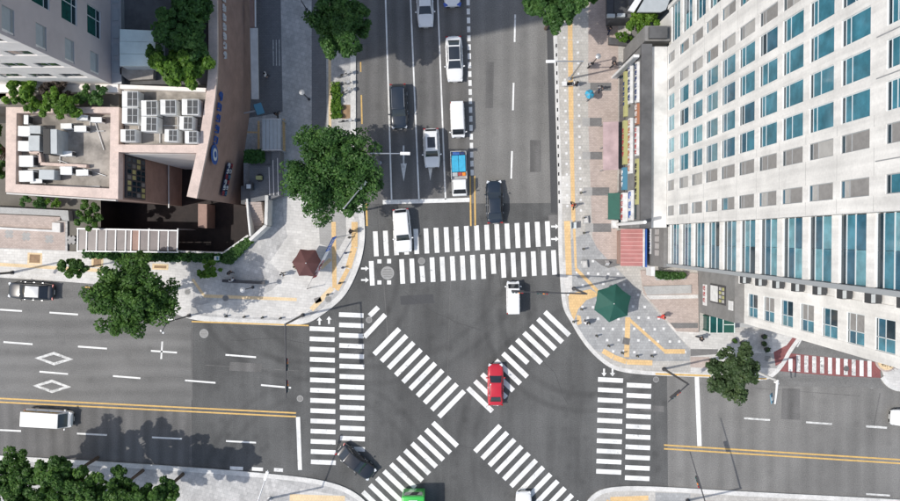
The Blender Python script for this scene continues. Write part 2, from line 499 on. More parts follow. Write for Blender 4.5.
road = tag(MB().sheet(WL([(336,-1500),(575,-1500),(580,300),(620,345),(900,372),(2400,470),(2400,640),(900,520),(600,512),
    (600,2000),(360,2000),(370,520),(0,490),(-1500,420),(-1500,190),(0,265),(190,300),(336,270)]), 0).build('road', 'asphalt'), kind='structure')
def patch(name, pts, m, z=.004, parent=None):
    return MB().sheet(WL(pts), z).build(name, m, parent or road)
patch('asphalt_patch', [(340,204),(570,203),(580,320),(615,365),(667,368),(668,490),(600,495),(588,520),(588,600),(375,600),(370,520),(330,490),(192,478),(191,310),(300,318),(340,285)], 'asphalt_dark')
patch('asphalt_patch', [(345,-700),(467.5,-700),(468,0),(471,120),(472,203.7),(345,203.9)], 'asphalt_lane')
patch('asphalt_patch', [(-900,350),(0,401.5),(191.8,409),(191.8,478),(0,470),(-900,430)], 'asphalt_lane')
patch('asphalt_patch', [(-900,230),(0,262),(191,300),(191.8,408.6),(0,401.1),(-900,349)], 'asphalt_west')
patch('gutter', [(541,-700),(553,-700),(562,212.5),(551,212.7),(547.5,60),(546,0)], 'asphalt_new', .0045)

PZ = .009
def stripe(name, a, b, wpx, m='road_paint', parent=None, z=PZ):
    ax, ay = W(*a); bx, by = W(*b)
    d = Vector((bx-ax, by-ay)); n = Vector((-d.y, d.x)).normalized()*(wpx*.108/2)
    return MB().sheet([(ax-n.x,ay-n.y),(bx-n.x,by-n.y),(bx+n.x,by+n.y),(ax+n.x,ay+n.y)], z).build(name, m, parent or road)
# north crossing, two rows
for k in range(18):
    x = 375.8 + 10.12*k; yt = 231.3 - .0585*(x-375.8)
    stripe('crosswalk_stripe', (x-.6, yt), (x+.6, yt+25), 4.7)
for k in range(19):
    x = 371.8 + 10.12*k; yt = 261 - .0595*(x-371.8)
    if k == 1:
        for a, b in ((-1, 3), (20, 24)): stripe('crosswalk_stripe', (x-2.5, yt+a), (x-2.5, yt+b), 4)
        for a, b in ((-1.5, 3), (20, 24)): stripe('crosswalk_stripe', (x+7.2, yt+a), (x+7.2, yt+b), 4)
        continue
    if k == 2: continue
    a, b = (8, 24) if k == 5 else ((0, 20) if k == 12 else (0, 24.5))
    stripe('crosswalk_stripe', (x-.6, yt+a), (x+.6, yt+b), 4.7)
# west crossing
for k in range(14):
    y = 329 + 10.25*k
    stripe('crosswalk_stripe', (309.6+.1*k, y-.5), (334.5+.1*k, y+.5), 4.6)
for k in range(15):
    y = 315 + 10.3*k
    stripe('crosswalk_stripe', (339+.1*k, y-.5), (363.6+.1*k, y+.5), 4.6)
# east crossing
for k in range(10):
    y = 380 + 10.2*k
    stripe('crosswalk_stripe', (598-.2*k, y-.6), (623-.2*k, y+.6), 4.6)
for k in range(10):
    y = 385.5 + 10.3*k
    stripe('crosswalk_stripe', (626.7-.2*k, y-.6), (651.3-.2*k, y+.6), 4.6)
# the two diagonal crossings
for k in range(-1, 28):
    if 11 <= k <= 14: continue
    a = Vector((367+7.2*k, 347.3+6.95*k)); b = Vector((392.2+7.2*k, 321.8+6.92*k))
    if k == -1: a, b = Vector((369.5,315.8)), Vector((378.2,307.2))
    if k == 0: a, b = Vector((364.3,337)), Vector((385.3,314.6))
    stripe('crosswalk_stripe', a, b, 4.9)
for k in range(-15, 12):
    if -4 <= k <= -1: continue
    a = Vector((467.9+7.0*k, 388-6.92*k)); b = a + Vector((24.4, 23.4))
    if k == 6: b = a + Vector((18, 16.5))
    stripe('crosswalk_stripe', a, b, 4.9)
# crossing arrows
def arrow(c, ang, s=1.0, name='crossing_arrow'):
    cx, cy = W(*c); g = MB(); ca, sa = math.cos(ang), math.sin(ang)
    def T(p): return (cx+(p[0]*ca-p[1]*sa)*s, cy+(p[0]*sa+p[1]*ca)*s)
    g.sheet([T(p) for p in [(-.42,-.1),(.05,-.1),(.05,-.28),(.42,0),(.05,.28),(.05,.1),(-.42,.1)]], PZ)
    g.build(name, 'road_paint', road)
for c, a in (((555,226.5),0),((555,239),0),((365,268.5),0),((365,280),0),((319.5,321),math.pi/2),((329,320),math.pi/2),((604,372.5),-math.pi/2),((612.5,372.5),-math.pi/2)):
    arrow(c, a)
# northern arm
for x0, x1 in ((385.6,391.6),(410.6,419),(437.8,445.5)):
    xs = x0 + (x1-x0)*(-60)/200
    stripe('lane_line', (xs,-60), (x1,199.5), 1.5)
stripe('stop_line', (382.8,202.2), (470,199.8), 4.2)
for k in range(-6, 20):
    y = 2.5 + 8.95*k
    stripe('lane_dash', (468+.0235*y, y-2.9), (468+.0235*(y+5.6), y+2.9), 3.2)
for dx in (0, 4.4):
    stripe('centre_line', (470.2+dx,176), (470.8+dx,226), 1.5, 'yellow_paint')
for k in range(-1, 3):
    y = 14.5 + 68.3*k
    stripe('lane_dash', (515.2-1.6*k, y), (514.6-1.7*k, y+27.5), 1.7)
# straight-ahead arrows in the waiting lanes
for cx, cy in ((403.6,145.5),(430.3,144.5)):
    x, y = W(cx, cy); x2, y2 = W(cx+1, cy+36)
    g = MB(); h = y - y2
    g.sheet([(x-.09,y),(x-.09,y-h*.5),(x-.33,y-h*.5),(x,y-h),(x+.33,y-h*.5),(x+.09,y-h*.5),(x+.09,y)], PZ)
    g.build('lane_arrow', 'road_paint_worn', road)
stripe('edge_line', (361.3,95), (362,124), 1.4, 'yellow_paint')
stripe('edge_line', (360.6,62), (360.8,72), 1.2, 'yellow_paint')
stripe('edge_line', (366.3,203.5), (367,226), 1.8, 'yellow_paint')
# western arm
for a, b in (((-25,308),(22,311)),((49.5,312.5),(78,314.5)),((158,318.6),(175.5,320)),((3.5,342),(32.5,344.2)),((78,346.5),(107,348.6)),
             ((151,350.8),(177,352.6)),((225.5,354.8),(256,357.2)),((39.5,371.6),(68,374)),((113,376),(140.5,378.2)),((185,380.3),(215.5,382.8)),((261,385),(291,387.8)),
             ((-35,366),(-5,368.3)),((0,430),(21,431)),((77,433.5),(107,435)),((152,437.3),(182,438.8)),((226,441),(256,442.6))):
    stripe('lane_dash', a, b, 1.7)
stripe('lane_cross_mark', (162.3,341.5), (161.2,359), 1.7)
for c in ((54,358.6),(52,386.3)):
    g = MB(); x, y = W(*c)
    o_ = [(-19.5,.6),(0,6.8),(19.5,-.6),(0,-6.8)]; i_ = [(-12.5,.4),(0,3.9),(12.5,-.4),(0,-3.9)]
    V = [(x+p[0]*.108, y+p[1]*.108, PZ) for p in o_+i_]
    g.add(V, [(0,1,5,4)[::-1],(1,2,6,5)[::-1],(2,3,7,6)[::-1],(3,0,4,7)[::-1]])
    g.build('diamond_mark', 'road_paint_worn', road)
for dy in (0, 3.7):
    stripe('centre_line', (-120,392.5+dy), (296,413+dy), 1.5, 'yellow_paint')
    stripe('centre_line', (664,445+dy), (1050,469+dy), 1.5, 'yellow_paint')
stripe('stop_line', (298,417), (300,470), 4)
for k in range(3):
    stripe('stop_line_block', (230+k*22,468+k*.8), (243+k*20,468.6+k*.8), 3.5)
# eastern arm
stripe('stop_line', (696.8,377), (699.5,446), 4.4)
stripe('lane_dash', (866,426.2), (887,427.8), 2.2, 'road_paint_worn')
stripe('lane_dash', (806,422.2), (832,424), 1.8, 'road_paint_worn')
stripe('lane_dash', (744,418.2), (770,420), 1.8, 'road_paint_worn')
stripe('lane_dash', (866,494), (890,495.5), 1.8, 'road_paint_worn')
# manholes, tar seams, skid marks
def cover(px, py, r, m='iron_grey', parent=None, z=.011, name='manhole_cover'):
    x, y = W(px, py)
    o = MB().disc((x,y,z-.004), r, .006, 22).build(name, m, parent or road)
    gg = MB()
    for k in range(-2,3):
        hw = math.sqrt(max(0, r*r*.64-(k*r*.28)**2))
        gg.box(x-hw, x+hw, y+k*r*.28-.03, y+k*r*.28+.03, z+.003, z+.008)
    gg.build('cover_rib', 'iron', o)
    return o
for px_, py_, r_ in ((387.5,273,.72),(421.5,261,.38),(204,333.5,.48),(369,320,.34),(300,398.5,.35),(656,379.5,.33),(872,384,.48)):
    cover(px_, py_, r_)
for a, b, wd in (((192,311),(192,400),1.0),((378,205),(388,340),.7),((452,230),(447,390),.6),((532,205),(548,320),.6),((205,365),(300,371),.6),
                 ((880,393),(874,425),1.2),((700,384),(860,396),.5)):
    stripe('tar_seam', a, b, wd, 'asphalt_lane', z=.0065)

for pts, m_ in (([(548,215),(560,214.5),(560,225),(549,226)],'asphalt_lane'),([(230,362),(262,363.5),(261,372),(229,370.5)],'asphalt_lane'),([(118,318),(137,319),(136.5,331),(117.5,330)],'asphalt_lane'),
                ([(486,62),(494,62),(493,108),(485.5,108)],'asphalt_lane'),([(530,140),(541,140),(541,172),(530,172)],'asphalt_lane'),([(782,388),(800,389),(800,420),(781,419)],'asphalt_lane'),([(400,296),(433,294),(434,303),(401,305)],'asphalt_new'),([(640,405),(664,406),(664,412),(640,411)],'asphalt_lane')):
    patch('repair_patch', pts, m_, .0058)
# ------------------------------------------------------------------ pavements and kerbs
PH = .14
NW = [(356,-900),(356,60),(356,150),(358,185),(363,205),(365,222),(365,241),(362,258),(358,270),(352,284),(344,297),(333,307),(320,316.5),(309,323),(291,326),
      (260,324.6),(230,323.5),(192,320),(172,312),(158,299),(140,289),(104,284.5),(52,280.5),(0,277.5),(-150,268),(-900,225)]
NE = [(545,-900),(552,0),(554,60),(556,130),(558,200),(558,245),(560,280),(561.5,300),(564,311),(571,322.5),(578,335),(588,349),(599,360),(610,368),(622,372),
      (643,374.5),(670,375.8),(710,377.3),(750,380),(768,380),(778,372.5),(786,361.5),(790,353),(804,334)]
SW = [(-900,412),(-150,447),(0,455),(100,461),(200,467.5),(290,475),(330,481),(355,491),(371,506),(379,530),(383,600),(390,1500)]
SE = [(565,1500),(572,600),(576,530),(583,506),(592,494),(605,487),(640,485),(740,491),(862,497),(1050,508),(1800,560)]
EE = [(880,378),(887,387.5),(900,392.5),(1050,403),(1800,450)]

def smoothpath(pts, it=2):
    pts = [Vector(p) for p in pts]
    for _ in range(it):
        q = [pts[0]]
        for i in range(len(pts)-1):
            a, b = pts[i], pts[i+1]
            q += [a*.75+b*.25, a*.25+b*.75]
        q.append(pts[-1]); pts = q
    return pts
def offset(poly, d):
    out = []
    n = len(poly)
    for i in range(n):
        a = Vector(poly[max(i-1,0)]); b = Vector(poly[min(i+1,n-1)])
        t = (b-a).normalized(); nn = Vector((-t.y, t.x))
        out.append(Vector(poly[i]) + nn*d)
    return out
rc = random.Random(21)
for (x0_, y0_, dx_, dy_, n_) in ((405,292,9,5,9),(520,330,6,9,8),(230,340,12,1,11),(480,215,3,10,7),(330,440,8,4,8),(600,300,-8,6,6),(450,440,10,3,9)):
    pts = [Vector((x0_, y0_))]
    for k in range(n_): pts.append(pts[-1] + Vector((dx_+rc.uniform(-3,3), dy_+rc.uniform(-3,3))))
    g = MB(); prev = None
    Q = [Vector(W(*p)) for p in pts]; lf = offset(Q, .02); rt = offset(Q, -.02)
    g.add([(p.x,p.y,.0068) for p in lf+rt], [(i, len(Q)+i, len(Q)+i+1, i+1) for i in range(len(Q)-1)])
    g.build('sealed_crack', 'tar', road)
def pavement(name, path, back, m, kw, side, km='kerb_stone'):
    """path is the road edge; kw kerb width; side +1/-1 = which side the pavement lies on"""
    P = [Vector(W(p.x, p.y)) for p in smoothpath(path)]
    inner = offset(P, kw*side)
    g = MB().prism([tuple(p) for p in inner] + WL(back), -.05, PH)
    o = tag(g.build(name, m), kind='structure')
    k = MB(); n = len(P)
    vs = [(p.x,p.y,-.05) for p in P] + [(p.x,p.y,PH+.012) for p in P] + [(p.x,p.y,PH+.012) for p in inner] + [(p.x,p.y,PH-.02) for p in inner]
    fs = []
    for i in range(n-1):
        for r in range(3):
            f = (r*n+i, r*n+i+1, (r+1)*n+i+1, (r+1)*n+i)
            fs.append(f if side < 0 else f[::-1])
    k.add(vs, fs)
    kerb = k.build('kerb', km, o)
    return o
nw = pavement('pavement', NW, [(-900,150),(-150,216),(68,221),(68,251.5),(226,252.3),(250.2,236),(250.2,190),(244,190),(242,-900)], 'pave_grey', .58, -1)
nw['label'] = 'paved plaza and sidewalk of the north-west corner'
ne = pavement('pavement', NE, [(812,322),(720,300),(690,262),(640,225),(640,-900)], 'pave_ne', .42, 1)
ne['label'] = 'paved sidewalk of the north-east corner with green parasol'
sw = pavement('pavement', SW, [(200,1500),(-900,1500)], 'pave_grey', .5, -1)
sw['label'] = 'sidewalk of the south-west corner under the trees'
se = pavement('pavement', SE, [(1800,1500)], 'pave_ne', .5, -1)
se['label'] = 'sidewalk of the south-east corner'
ee = pavement('pavement', EE, [(1800,300),(905,352),(876,356)], 'pave_light', .45, 1)
ee['label'] = 'sidewalk at the right edge past the red driveway'

def sheetp(name, pts, m, parent, lv=1, z0=PH):
    return MB().sheet(WL(pts), z0 + .004*lv).build(name, m, parent)
def band(name, a, b, wpx, m, parent, lv=2):
    return stripe(name, a, b, wpx, m, parent, PH+.004*lv)
# --- north-west corner
sheetp('light_paving', [(283,199),(302,194),(340,196),(349,205),(357,224),(357,243),(354,258),(349,271),(342,283),(333,294),(320,304),(306,313),(291,318),(258,317),(228,316),(200,313),(196,306),(222,300),(252,300),(272,290),(285,277),(270,262),(288,236),(284,220)], 'pave_light', nw, 1)
sheetp('light_paving', [(-140,242),(0,248.5),(92,252),(110,256),(112,282),(104,283),(52,279),(0,276),(-140,268)], 'pave_white', nw, 1)
sheetp('light_paving', [(150,262),(175,259),(190,266),(194,296),(190,315),(176,311),(162,298),(152,292)], 'pave_light', nw, 1)
sheetp('pink_paving', [(-140,218),(66,222),(66,250.5),(0,247.8),(-140,241)], 'pave_pink', nw, 1)
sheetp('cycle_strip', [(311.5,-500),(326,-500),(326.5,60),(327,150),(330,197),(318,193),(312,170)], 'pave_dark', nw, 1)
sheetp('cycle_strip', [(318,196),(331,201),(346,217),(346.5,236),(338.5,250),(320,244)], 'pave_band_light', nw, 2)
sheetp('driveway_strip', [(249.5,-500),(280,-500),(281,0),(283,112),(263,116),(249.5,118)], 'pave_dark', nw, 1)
band('tactile_strip', (328.8,-200), (330.2,128), 2.8, 'tactile_pale', nw)
band('tactile_strip', (333.8,222), (334.8,288), 4.4, 'tactile', nw, 3.4)
band('tactile_strip', (354.8,222), (354.6,247), 6.2, 'tactile', nw, 3)
band('tactile_strip', (354.4,247.2), (348.5,268), 6.0, 'tactile', nw, 3)
band('tactile_strip', (348.2,268.8), (337,290), 4.2, 'tactile', nw, 3)
band('tactile_strip', (332.5,288), (311.5,309.5), 5.0, 'tactile_pale', nw, 3)
band('tactile_strip', (321,268), (331,259), 3.6, 'tactile_pale', nw, 2.6)
band('tactile_strip', (193,279), (204,295), 2.6, 'tactile_pale', nw, 2)
band('tactile_strip', (204,295.8), (297,299.4), 3.2, 'tactile_pale', nw, 2)
band('tactile_strip', (-120,257), (110,271), 3.4, 'tactile_pale', nw, 2)
band('yellow_kerb_line', (192,321.4), (309,325.4), 1.4, 'yellow_paint', nw, 4)
band('yellow_edge_line', (284,119), (284.5,152), 2.6, 'tactile', nw, 2)
band('yellow_edge_line', (259,121), (259,149), 2.2, 'tactile', nw, 2)
band('yellow_edge_line', (241,132.2), (257.6,132.6), 1.8, 'tactile', nw, 2)
stripe('edge_line', (85,287.2), (112,289.3), 1.4, 'yellow_paint')
for k in range(3):
    band('ramp_line', (273.5+k*3,40), (273.8+k*3,66), .7, 'road_paint_worn', nw, 2)
for a, b in (((28.5,252.5),(43,264.5)),((92.5,257),(104,267.5)),((153,263.5),(169,270))):
    sheetp('tree_pit', [a,(b[0],a[1]+.6),(b[0]-.3,b[1]),(a[0]-.5,b[1]-.6)], 'tactile_pale', nw, 2.5)
    sheetp('tree_pit_soil', [(a[0]+2,a[1]+1.8),(b[0]-2,a[1]+2.2),(b[0]-2.3,b[1]-1.6),(a[0]+1.5,b[1]-2)], 'soil_pit', nw, 3.5)
sheetp('tree_pit_soil', [(342,105),(350.5,105),(350.5,119),(342,119)], 'soil_pit', nw, 2)
for c, r_ in (((328.5,299.2),.38),((188,291.8),.33),((226,298.2),.35),((303,92.5),.05)):
    if r_ > .1: cover(c[0], c[1], r_, 'iron_grey', nw, PH+.016)
sheetp('utility_cover', [(314,298.5),(320.5,296.5),(322.2,301),(316,303.6)], 'iron', nw, 3)
for c in ((10,234),(27,236.5),(50,239),(72,240)):     # dark crosses set into the pink paving
    x, y = W(*c); g = MB()
    for r_ in range(2):
        a = R(45)+r_*math.pi/2
        dx, dy = math.cos(a)*.5, math.sin(a)*.5
        nx, ny = -dy*.42, dx*.42
        g.sheet([(x-dx-nx,y-dy-ny),(x+dx-nx,y+dy-ny),(x+dx+nx,y+dy+ny),(x-dx+nx,y-dy+ny)], PH+.008+.002*r_)
    g.build('paving_inlay', 'pave_band_light', nw)
# --- north-east corner
sheetp('pink_paving', [(589,-500),(618,-500),(618,120),(616,262),(601,262),(597,250),(592,236),(588,120)], 'pave_pink', ne, 1)
for y0, y1, xa, xb, xc in ((83,91,579,590,611),(118,126.5,582,589.5,601.5),(152,159.6,582,590,602),(187.5,195.6,583,592,609),(223.5,232,585,593,611)):
    sheetp('paving_band', [(xa,y0),(xb,y0),(xb,y1),(xa,y1)], 'pave_band_light', ne, 2)
    sheetp('paving_band', [(xb,y0),(xc,y0),(xc,y1),(xb,y1)], 'pave_band', ne, 2)
sheetp('grey_paving', [(569,240),(588,232),(597,248),(606,258),(640,292),(664,320),(690,350),(689,361),(648,361),(612,359),(594,349),(582,335),(573,320),(568,300),(566,280)], 'pave_dot', ne, 1.4)
sheetp('paving_band', [(593,259),(620,259.3),(620,265),(608,268),(601,265)], 'pave_band', ne, 2.5)
band('tactile_strip', (569.5,-200), (570,40), 4.6, 'tactile', ne, 2)
band('tactile_strip', (570,40.4), (571,120), 4.8, 'tactile', ne, 2)
band('tactile_strip', (571,120.4), (573.2,220), 4.0, 'tactile', ne, 2)
band('tactile_strip', (566.8,221), (568.8,275), 6.0, 'tactile', ne, 2.5)
band('tactile_strip', (573.6,220), (575.6,268), 2.4, 'tactile', ne, 2.5)
band('tactile_strip', (575.4,268.5), (600.5,294.5), 3.2, 'tactile', ne, 3)
sheetp('tactile_strip', [(568,294),(590,289),(600,295),(586,300),(578,309),(573.5,321),(569,308)], 'tactile', ne, 2.2)
sheetp('tactile_strip', [(576.5,314.5),(580.5,316),(581.5,323.5),(577,325)], 'tactile', ne, 3.2)
band('tactile_strip', (627.6,317), (626.2,357), 5.2, 'tactile', ne, 3)
band('tactile_strip', (628.5,319), (664.5,351), 3.0, 'tactile', ne, 3.6)
band('tactile_strip', (664,351.2), (684.5,351.2), 4.6, 'tactile', ne, 4)
for a, b in (((602.5,350.5),(613,356.6)),((613.4,357),(626,361.4)),((626.4,361.6),(652,362.6))):
    band('tactile_strip', a, b, 5.2, 'tactile', ne, 3.8)
sheetp('pale_paving', [(559.5,262),(565,262),(572,276),(572,292),(565,292),(562,280)], 'pave_light', ne, 1.5)
sheetp('pale_paving', [(561.5,204),(570,204),(570,176),(561.5,176)], 'pave_white', ne, 1)
sheetp('light_paving', [(664,322),(690,348),(691,364),(690,372),(712,373.5),(748,376.5),(766,376),(776,369),(782,360),(786,352),(797,334),(720,332),(697,330)], 'pave_light', ne, 1)
sheetp('pink_paving', [(690,356.5),(709,356.8),(709,368),(690,367)], 'pave_pink', ne, 1.6)
sheetp('paving_band', [(690,348.8),(718,349),(716,354),(690,356)], 'pave_band', ne, 1.8)
sheetp('grey_paving', [(745,331),(771,331),(772,352),(746,352)], 'pave_grey', ne, 1.8)
sheetp('pink_paving', [(773,352),(786,345),(793,336),(798,336),(789,352),(783,361),(775,366)], 'red_surface', ne, 1.8)
sheetp('paving_band', [(746,352.5),(772,353),(782,358),(776,368),(746,367)], 'pave_band_light', ne, 1.7)
band('yellow_kerb_line', (655,373.6), (710,375.6), 1.8, 'yellow_paint', ne, 4.5)
band('yellow_kerb_line', (748,378.3), (766,378.4), 1.4, 'yellow_paint', ne, 4.5)
cover(767, 358.5, .42, 'iron_grey', ne, PH+.016)
sheetp('utility_cover', [(623.2,337),(629.8,338.4),(628.8,345),(622,343.6)], 'iron', ne, 5)
# pale square blocks sprinkled in the grey corner paving and along the strip
g = MB(); rr = random.Random(3)
for j in range(9):
    for i in range(12):
        px_, py_ = 572+i*10.2+(j%2)*5+rr.uniform(-1,1), 262+j*11.2+rr.uniform(-1,1)
        if 590 < px_ < 634 and 284 < py_ < 322: pass
        inside = (py_ < 352 and px_ > 574+max(0,(py_-300))*.75 and px_ < 603+(py_-256)*.93)
        if inside:
            x, y = W(px_, py_); s_ = .13
            g.sheet([(x-s_,y-s_),(x+s_,y-s_),(x+s_,y+s_),(x-s_,y+s_)], PH+.0075)
for k in range(17):
    for dx, dy in ((-6.5,0),(7,4.5)):
        x, y = W(570.5+dx+.02*k*10, 38+k*10.5+dy); s_ = .12
        g.sheet([(x-s_,y-s_),(x+s_,y-s_),(x+s_,y+s_),(x-s_,y+s_)], PH+.0075)
g.build('paver_block', 'paver_white', ne, kind='stuff')
# dark drain slots along the eastern kerb
slot = None
for k in range(18):
    y = 46 + k*9.15
    x_, y_ = W(555.5 + .0185*(y-46) + .6, y)
    if slot is None:
        slot = MB().box(-.07,.07,-.19,.19,-.01,.012).build('drain_slot', 'black', ne, world=False)
        o = slot
    else:
        o = inst(slot, 'drain_slot', ne)
    o.location = (x_, y_, PH+.012)
# --- side driveway with the red crossing
dw = tag(MB().sheet(WL([(772,386),(779,371),(787,360),(791,351),(800,336),(812,322),(905,350),(881,362),(879,376),(884,388)]), .03).build('driveway', 'asphalt_west'), kind='structure')
sheetp('red_crossing', [(778.5,371),(786.5,361),(790.6,353.3),(880,362.5),(880.5,377.8),(840,376.3),(800,373)], 'red_surface', dw, 1, .03)
for k in range(11):
    x = 790.3 + 7.9*k
    y0 = 354.2 + .08*(k*7.9); y1 = 371 + .07*(k*7.9)
    if k == 0: y0 += 4
    sheetp('crosswalk_stripe', [(x-2,y0),(x+2,y0+.3),(x+2,y1+.3),(x-2,y1)], 'road_paint_worn' if 1<=k<=4 or k in (7,8) else 'road_paint', dw, 2, .03)
stripe('drive_line', (797,347), (806,331), 1.4, 'road_paint_worn', dw, .04)
stripe('drive_line', (828,340.5), (828.5,346), 1.6, 'road_paint_worn', dw, .04)
cover(846, 368.5, .3, 'iron', dw, .05)
# --- south corners
band('tactile_strip', (610,499), (648,497.5), 5, 'tactile', se, 2)
band('tactile_strip', (598,520), (609,500), 5, 'tactile', se, 2)
sheetp('grey_paving', [(655,492),(690,493),(690,540),(655,540)], 'pave_dot', se, 1)
sheetp('pink_paving', [(705,500),(860,507),(860,560),(705,560)], 'pave_pink', se, 1)
band('tactile_strip', (290,497), (345,499), 7, 'tactile_pale', sw, 2)
sheetp('light_paving', [(300,488),(345,496),(362,510),(366,560),(300,560)], 'pave_light', sw, 1)

# ------------------------------------------------------------------ sign lettering: bars laid out like letter blocks
def glyph_bars(seed):
    r = random.Random(seed)
    b = []
    kind = r.randrange(4)
    b.append((.1,.86,.62,.98)) if kind != 3 else b.append((.3,.9,.5,1.0))
    b.append((.1,.5,.22,.9) if r.random()<.6 else (.1,.62,.62,.73))
    if r.random()<.6: b.append((.1,.48,.6,.6))
    b.append((.74,.35,.88,1.0) if r.random()<.65 else (.05,.3,.95,.42))
    if r.random()<.5: b.append((.86,.62,1.0,.74))
    b.append((.15,.05,.85,.18)); 
    if r.random()<.7: b.append((.15,.05,.28,.34) if r.random()<.5 else (.72,.05,.86,.3))
    return b
def lettering(name, org, u, v, n, size, m, parent, seed, gap=1.15, depth=.05):
    """n letter blocks from org along u, height along v, standing proud of the board"""
    u, v = Vector(u).normalized(), Vector(v).normalized(); nn = u.cross(v)
    for i in range(n):
        g = MB()
        o = Vector(org) + u*(i*size*gap)
        for (a, b_, c, d) in glyph_bars(seed*31+i):
            q = [o+u*(a*size)+v*(b_*size), o+u*(c*size)+v*(b_*size), o+u*(c*size)+v*(d*size), o+u*(a*size)+v*(d*size)]
            t = [p + nn*depth for p in q]
            g.add(q+t, [(4,5,6,7),(0,1,5,4),(1,2,6,5),(2,3,7,6),(3,0,4,7)])
        g.build(name, m, parent)

# ------------------------------------------------------------------ commercial block, north-west
ZT = 11.8
cb = thing('commercial_building', 'pink and brown commercial block with curved sign wall and rooftop units', 'building', (*W(150,150), 0))
outA = WL([(6,107),(119,107),(118,199),(5.5,192)], ZT)
inA = WL([(16.5,113),(110.5,113),(109.3,188.5),(15.5,184)], ZT)
def shrink(poly, f):
    c = Vector((sum(p[0] for p in poly)/len(poly), sum(p[1] for p in poly)/len(poly)))
    return [tuple(c+(Vector(p)-c)*f) for p in poly]
wa = MB().prism(shrink(outA,.992), PIT+.01, ZT-1.0).build('wall', 'brown_wall', cb)
def parapet(outp, inp, z0, z1, m, parent, name='parapet'):
    n = len(outp); g = MB(); outp, inp = list(outp), list(inp)
    for i in range(n):
        j = (i+1) % n
        q = ccw([outp[i], outp[j], inp[j], inp[i]])
        g = MB().prism(q, z0, z1)
        g.build(name, m, parent)
parapet(outA, inA, ZT-.995, ZT, 'pink_stone', cb)
MB().sheet(shrink(inA,.999), ZT-.99).build('roof', 'roof_floor', cb)
# sub walls on roof A
for a, b in (((40.5,153.5),(42,163)),((42,164),(88,166.5)),((31,152),(41,153.5))):
    MB().bar(W3(*a,ZT-.7), W3(*b,ZT-.7), .28, .6).build('roof_kerb', 'pink_stone', cb)
# block B
outB = WL([(119.6,85),(207,88),(200,140),(196.5,153.5),(120.5,153.5)], ZT)
MB().prism(shrink(outB,.985), PIT+.02, ZT-.85).build('wall', 'cream_wall', cb)
MB().sheet(shrink(outB,.98), ZT-.845).build('roof', 'roof_floor', cb)
MB().prism(WL([(113,144.5),(200,145),(197.5,153),(113.5,152)], ZT+.05), ZT-1.3, ZT+.05).build('parapet', 'pink_stone', cb)
MB().prism(WL([(119.8,84.5),(206,88),(205.5,92),(119.8,88.6)], ZT-.3), ZT-1.3, ZT-.3).build('parapet', 'cream_wall', cb)
# garden deck
MB().prism(WL([(119.5,-160),(208,-160),(207.5,84.6),(119.5,84.2)], 10.6), .01, 10.6).build('garden_deck', 'grey_dark', cb)
MB().prism(WL([(-160,81),(119,83),(119,106.6),(-160,106)], 10.4), .02, 10.4).build('garden_deck', 'ground_soil', cb)
# curved sign wall
oe = [(217,-160),(217.3,0),(218,60),(216.5,90),(213,115),(209.5,140),(197,198.5)]
ie = [(208.5,-160),(208.5,0),(209,68),(206.5,95),(203,118),(199.5,142),(187,196.5)]
def sm(l): return [ (p.x,p.y) for p in smoothpath(l,2)]
OE, IE = WL(sm(oe), ZT), WL(sm(ie), ZT)
def dense(a, b): return a + b[::-1]
def inset_pair(o_, i_, d):
    return offset([Vector(p) for p in o_], -d), offset([Vector(p) for p in i_], d)
o2, i2 = inset_pair(OE, IE, .06)
MB().prism([tuple(p) for p in dense(o2, i2)], PIT+.03, ZT-.25).build('sign_wall', 'brown_wall', cb)
MB().prism(dense(OE, IE), ZT-.245, ZT+.1).build('coping', 'pink_stone', cb)
def wall_x(y):
    for i in range(len(OE)-1):
        (x0,y0),(x1,y1) = OE[i], OE[i+1]
        if min(y0,y1) <= y <= max(y0,y1):
            t = (y-y0)/(y1-y0) if y1 != y0 else 0
            return x0+(x1-x0)*t
    return OE[0][0] if y > OE[0][1] else OE[-1][0]
def on_wall(px, py):
    lo, hi = 0.0, ZT
    for _ in range(30):
        z = (lo+hi)/2; x, y = W(px, py, z)
        # higher point lies nearer the nadir (larger x)
        if x > wall_x(y): hi = z
        else: lo = z
    return Vector((wall_x(y)+.03, y, z))
def wall_letters(p0, p1, n, size, m, seed, name='sign_letter', board=None):
    a, b = on_wall(*p0), on_wall(*p1)
    for i in range(n):
        t = i/max(1,n-1)
        pos = on_wall(p0[0]+(p1[0]-p0[0])*t, p0[1]+(p1[1]-p0[1])*t)
        up = on_wall(p0[0]+(p1[0]-p0[0])*t, p0[1]+(p1[1]-p0[1])*t-2)
        # reading direction along the wall towards -y
        u = Vector((pos.x-up.x, pos.y-up.y, 0)).normalized()*1
        nn = Vector((1,0,0))
        lettering(name, pos, -u if u.y>0 else u, (0,0,1), 1, size, m, cb, seed+i, depth=-.12)
wall_letters((224.5,-4), (225.5,52), 7, .75, 'sign_white', 11)
wall_letters((222,92), (217.5,136), 5, .95, 'sign_blue', 23)
c = on_wall(212.8,154.5)
def ring(name, c, r0, r1, m, parent, n=28, depth=.08):
    g = MB(); vs = []
    for k in range(n):
        t = 2*math.pi*k/n
        for r_ in (r0, r1):
            for dx in (0, depth):
                vs.append((c.x+dx, c.y+r_*math.cos(t), c.z+r_*math.sin(t)))
    fs = []
    for k in range(n):
        a, b = 4*k, 4*((k+1) % n)
        fs += [(a+1,b+1,b+3,a+3),(a+2,a+3,b+3,b+2),(a,b,b+1,a+1)]
    g.add(vs, fs).build(name, m, parent)
c.x += .1
ring('emblem_ring', c, .62, .95, 'sign_blue', cb)
ring('emblem_disc', Vector((c.x+.03,c.y,c.z)), .02, .60, 'frame_white', cb)
ring('emblem_centre', Vector((c.x+.06,c.y,c.z)), .02, .30, 'sign_blue', cb)
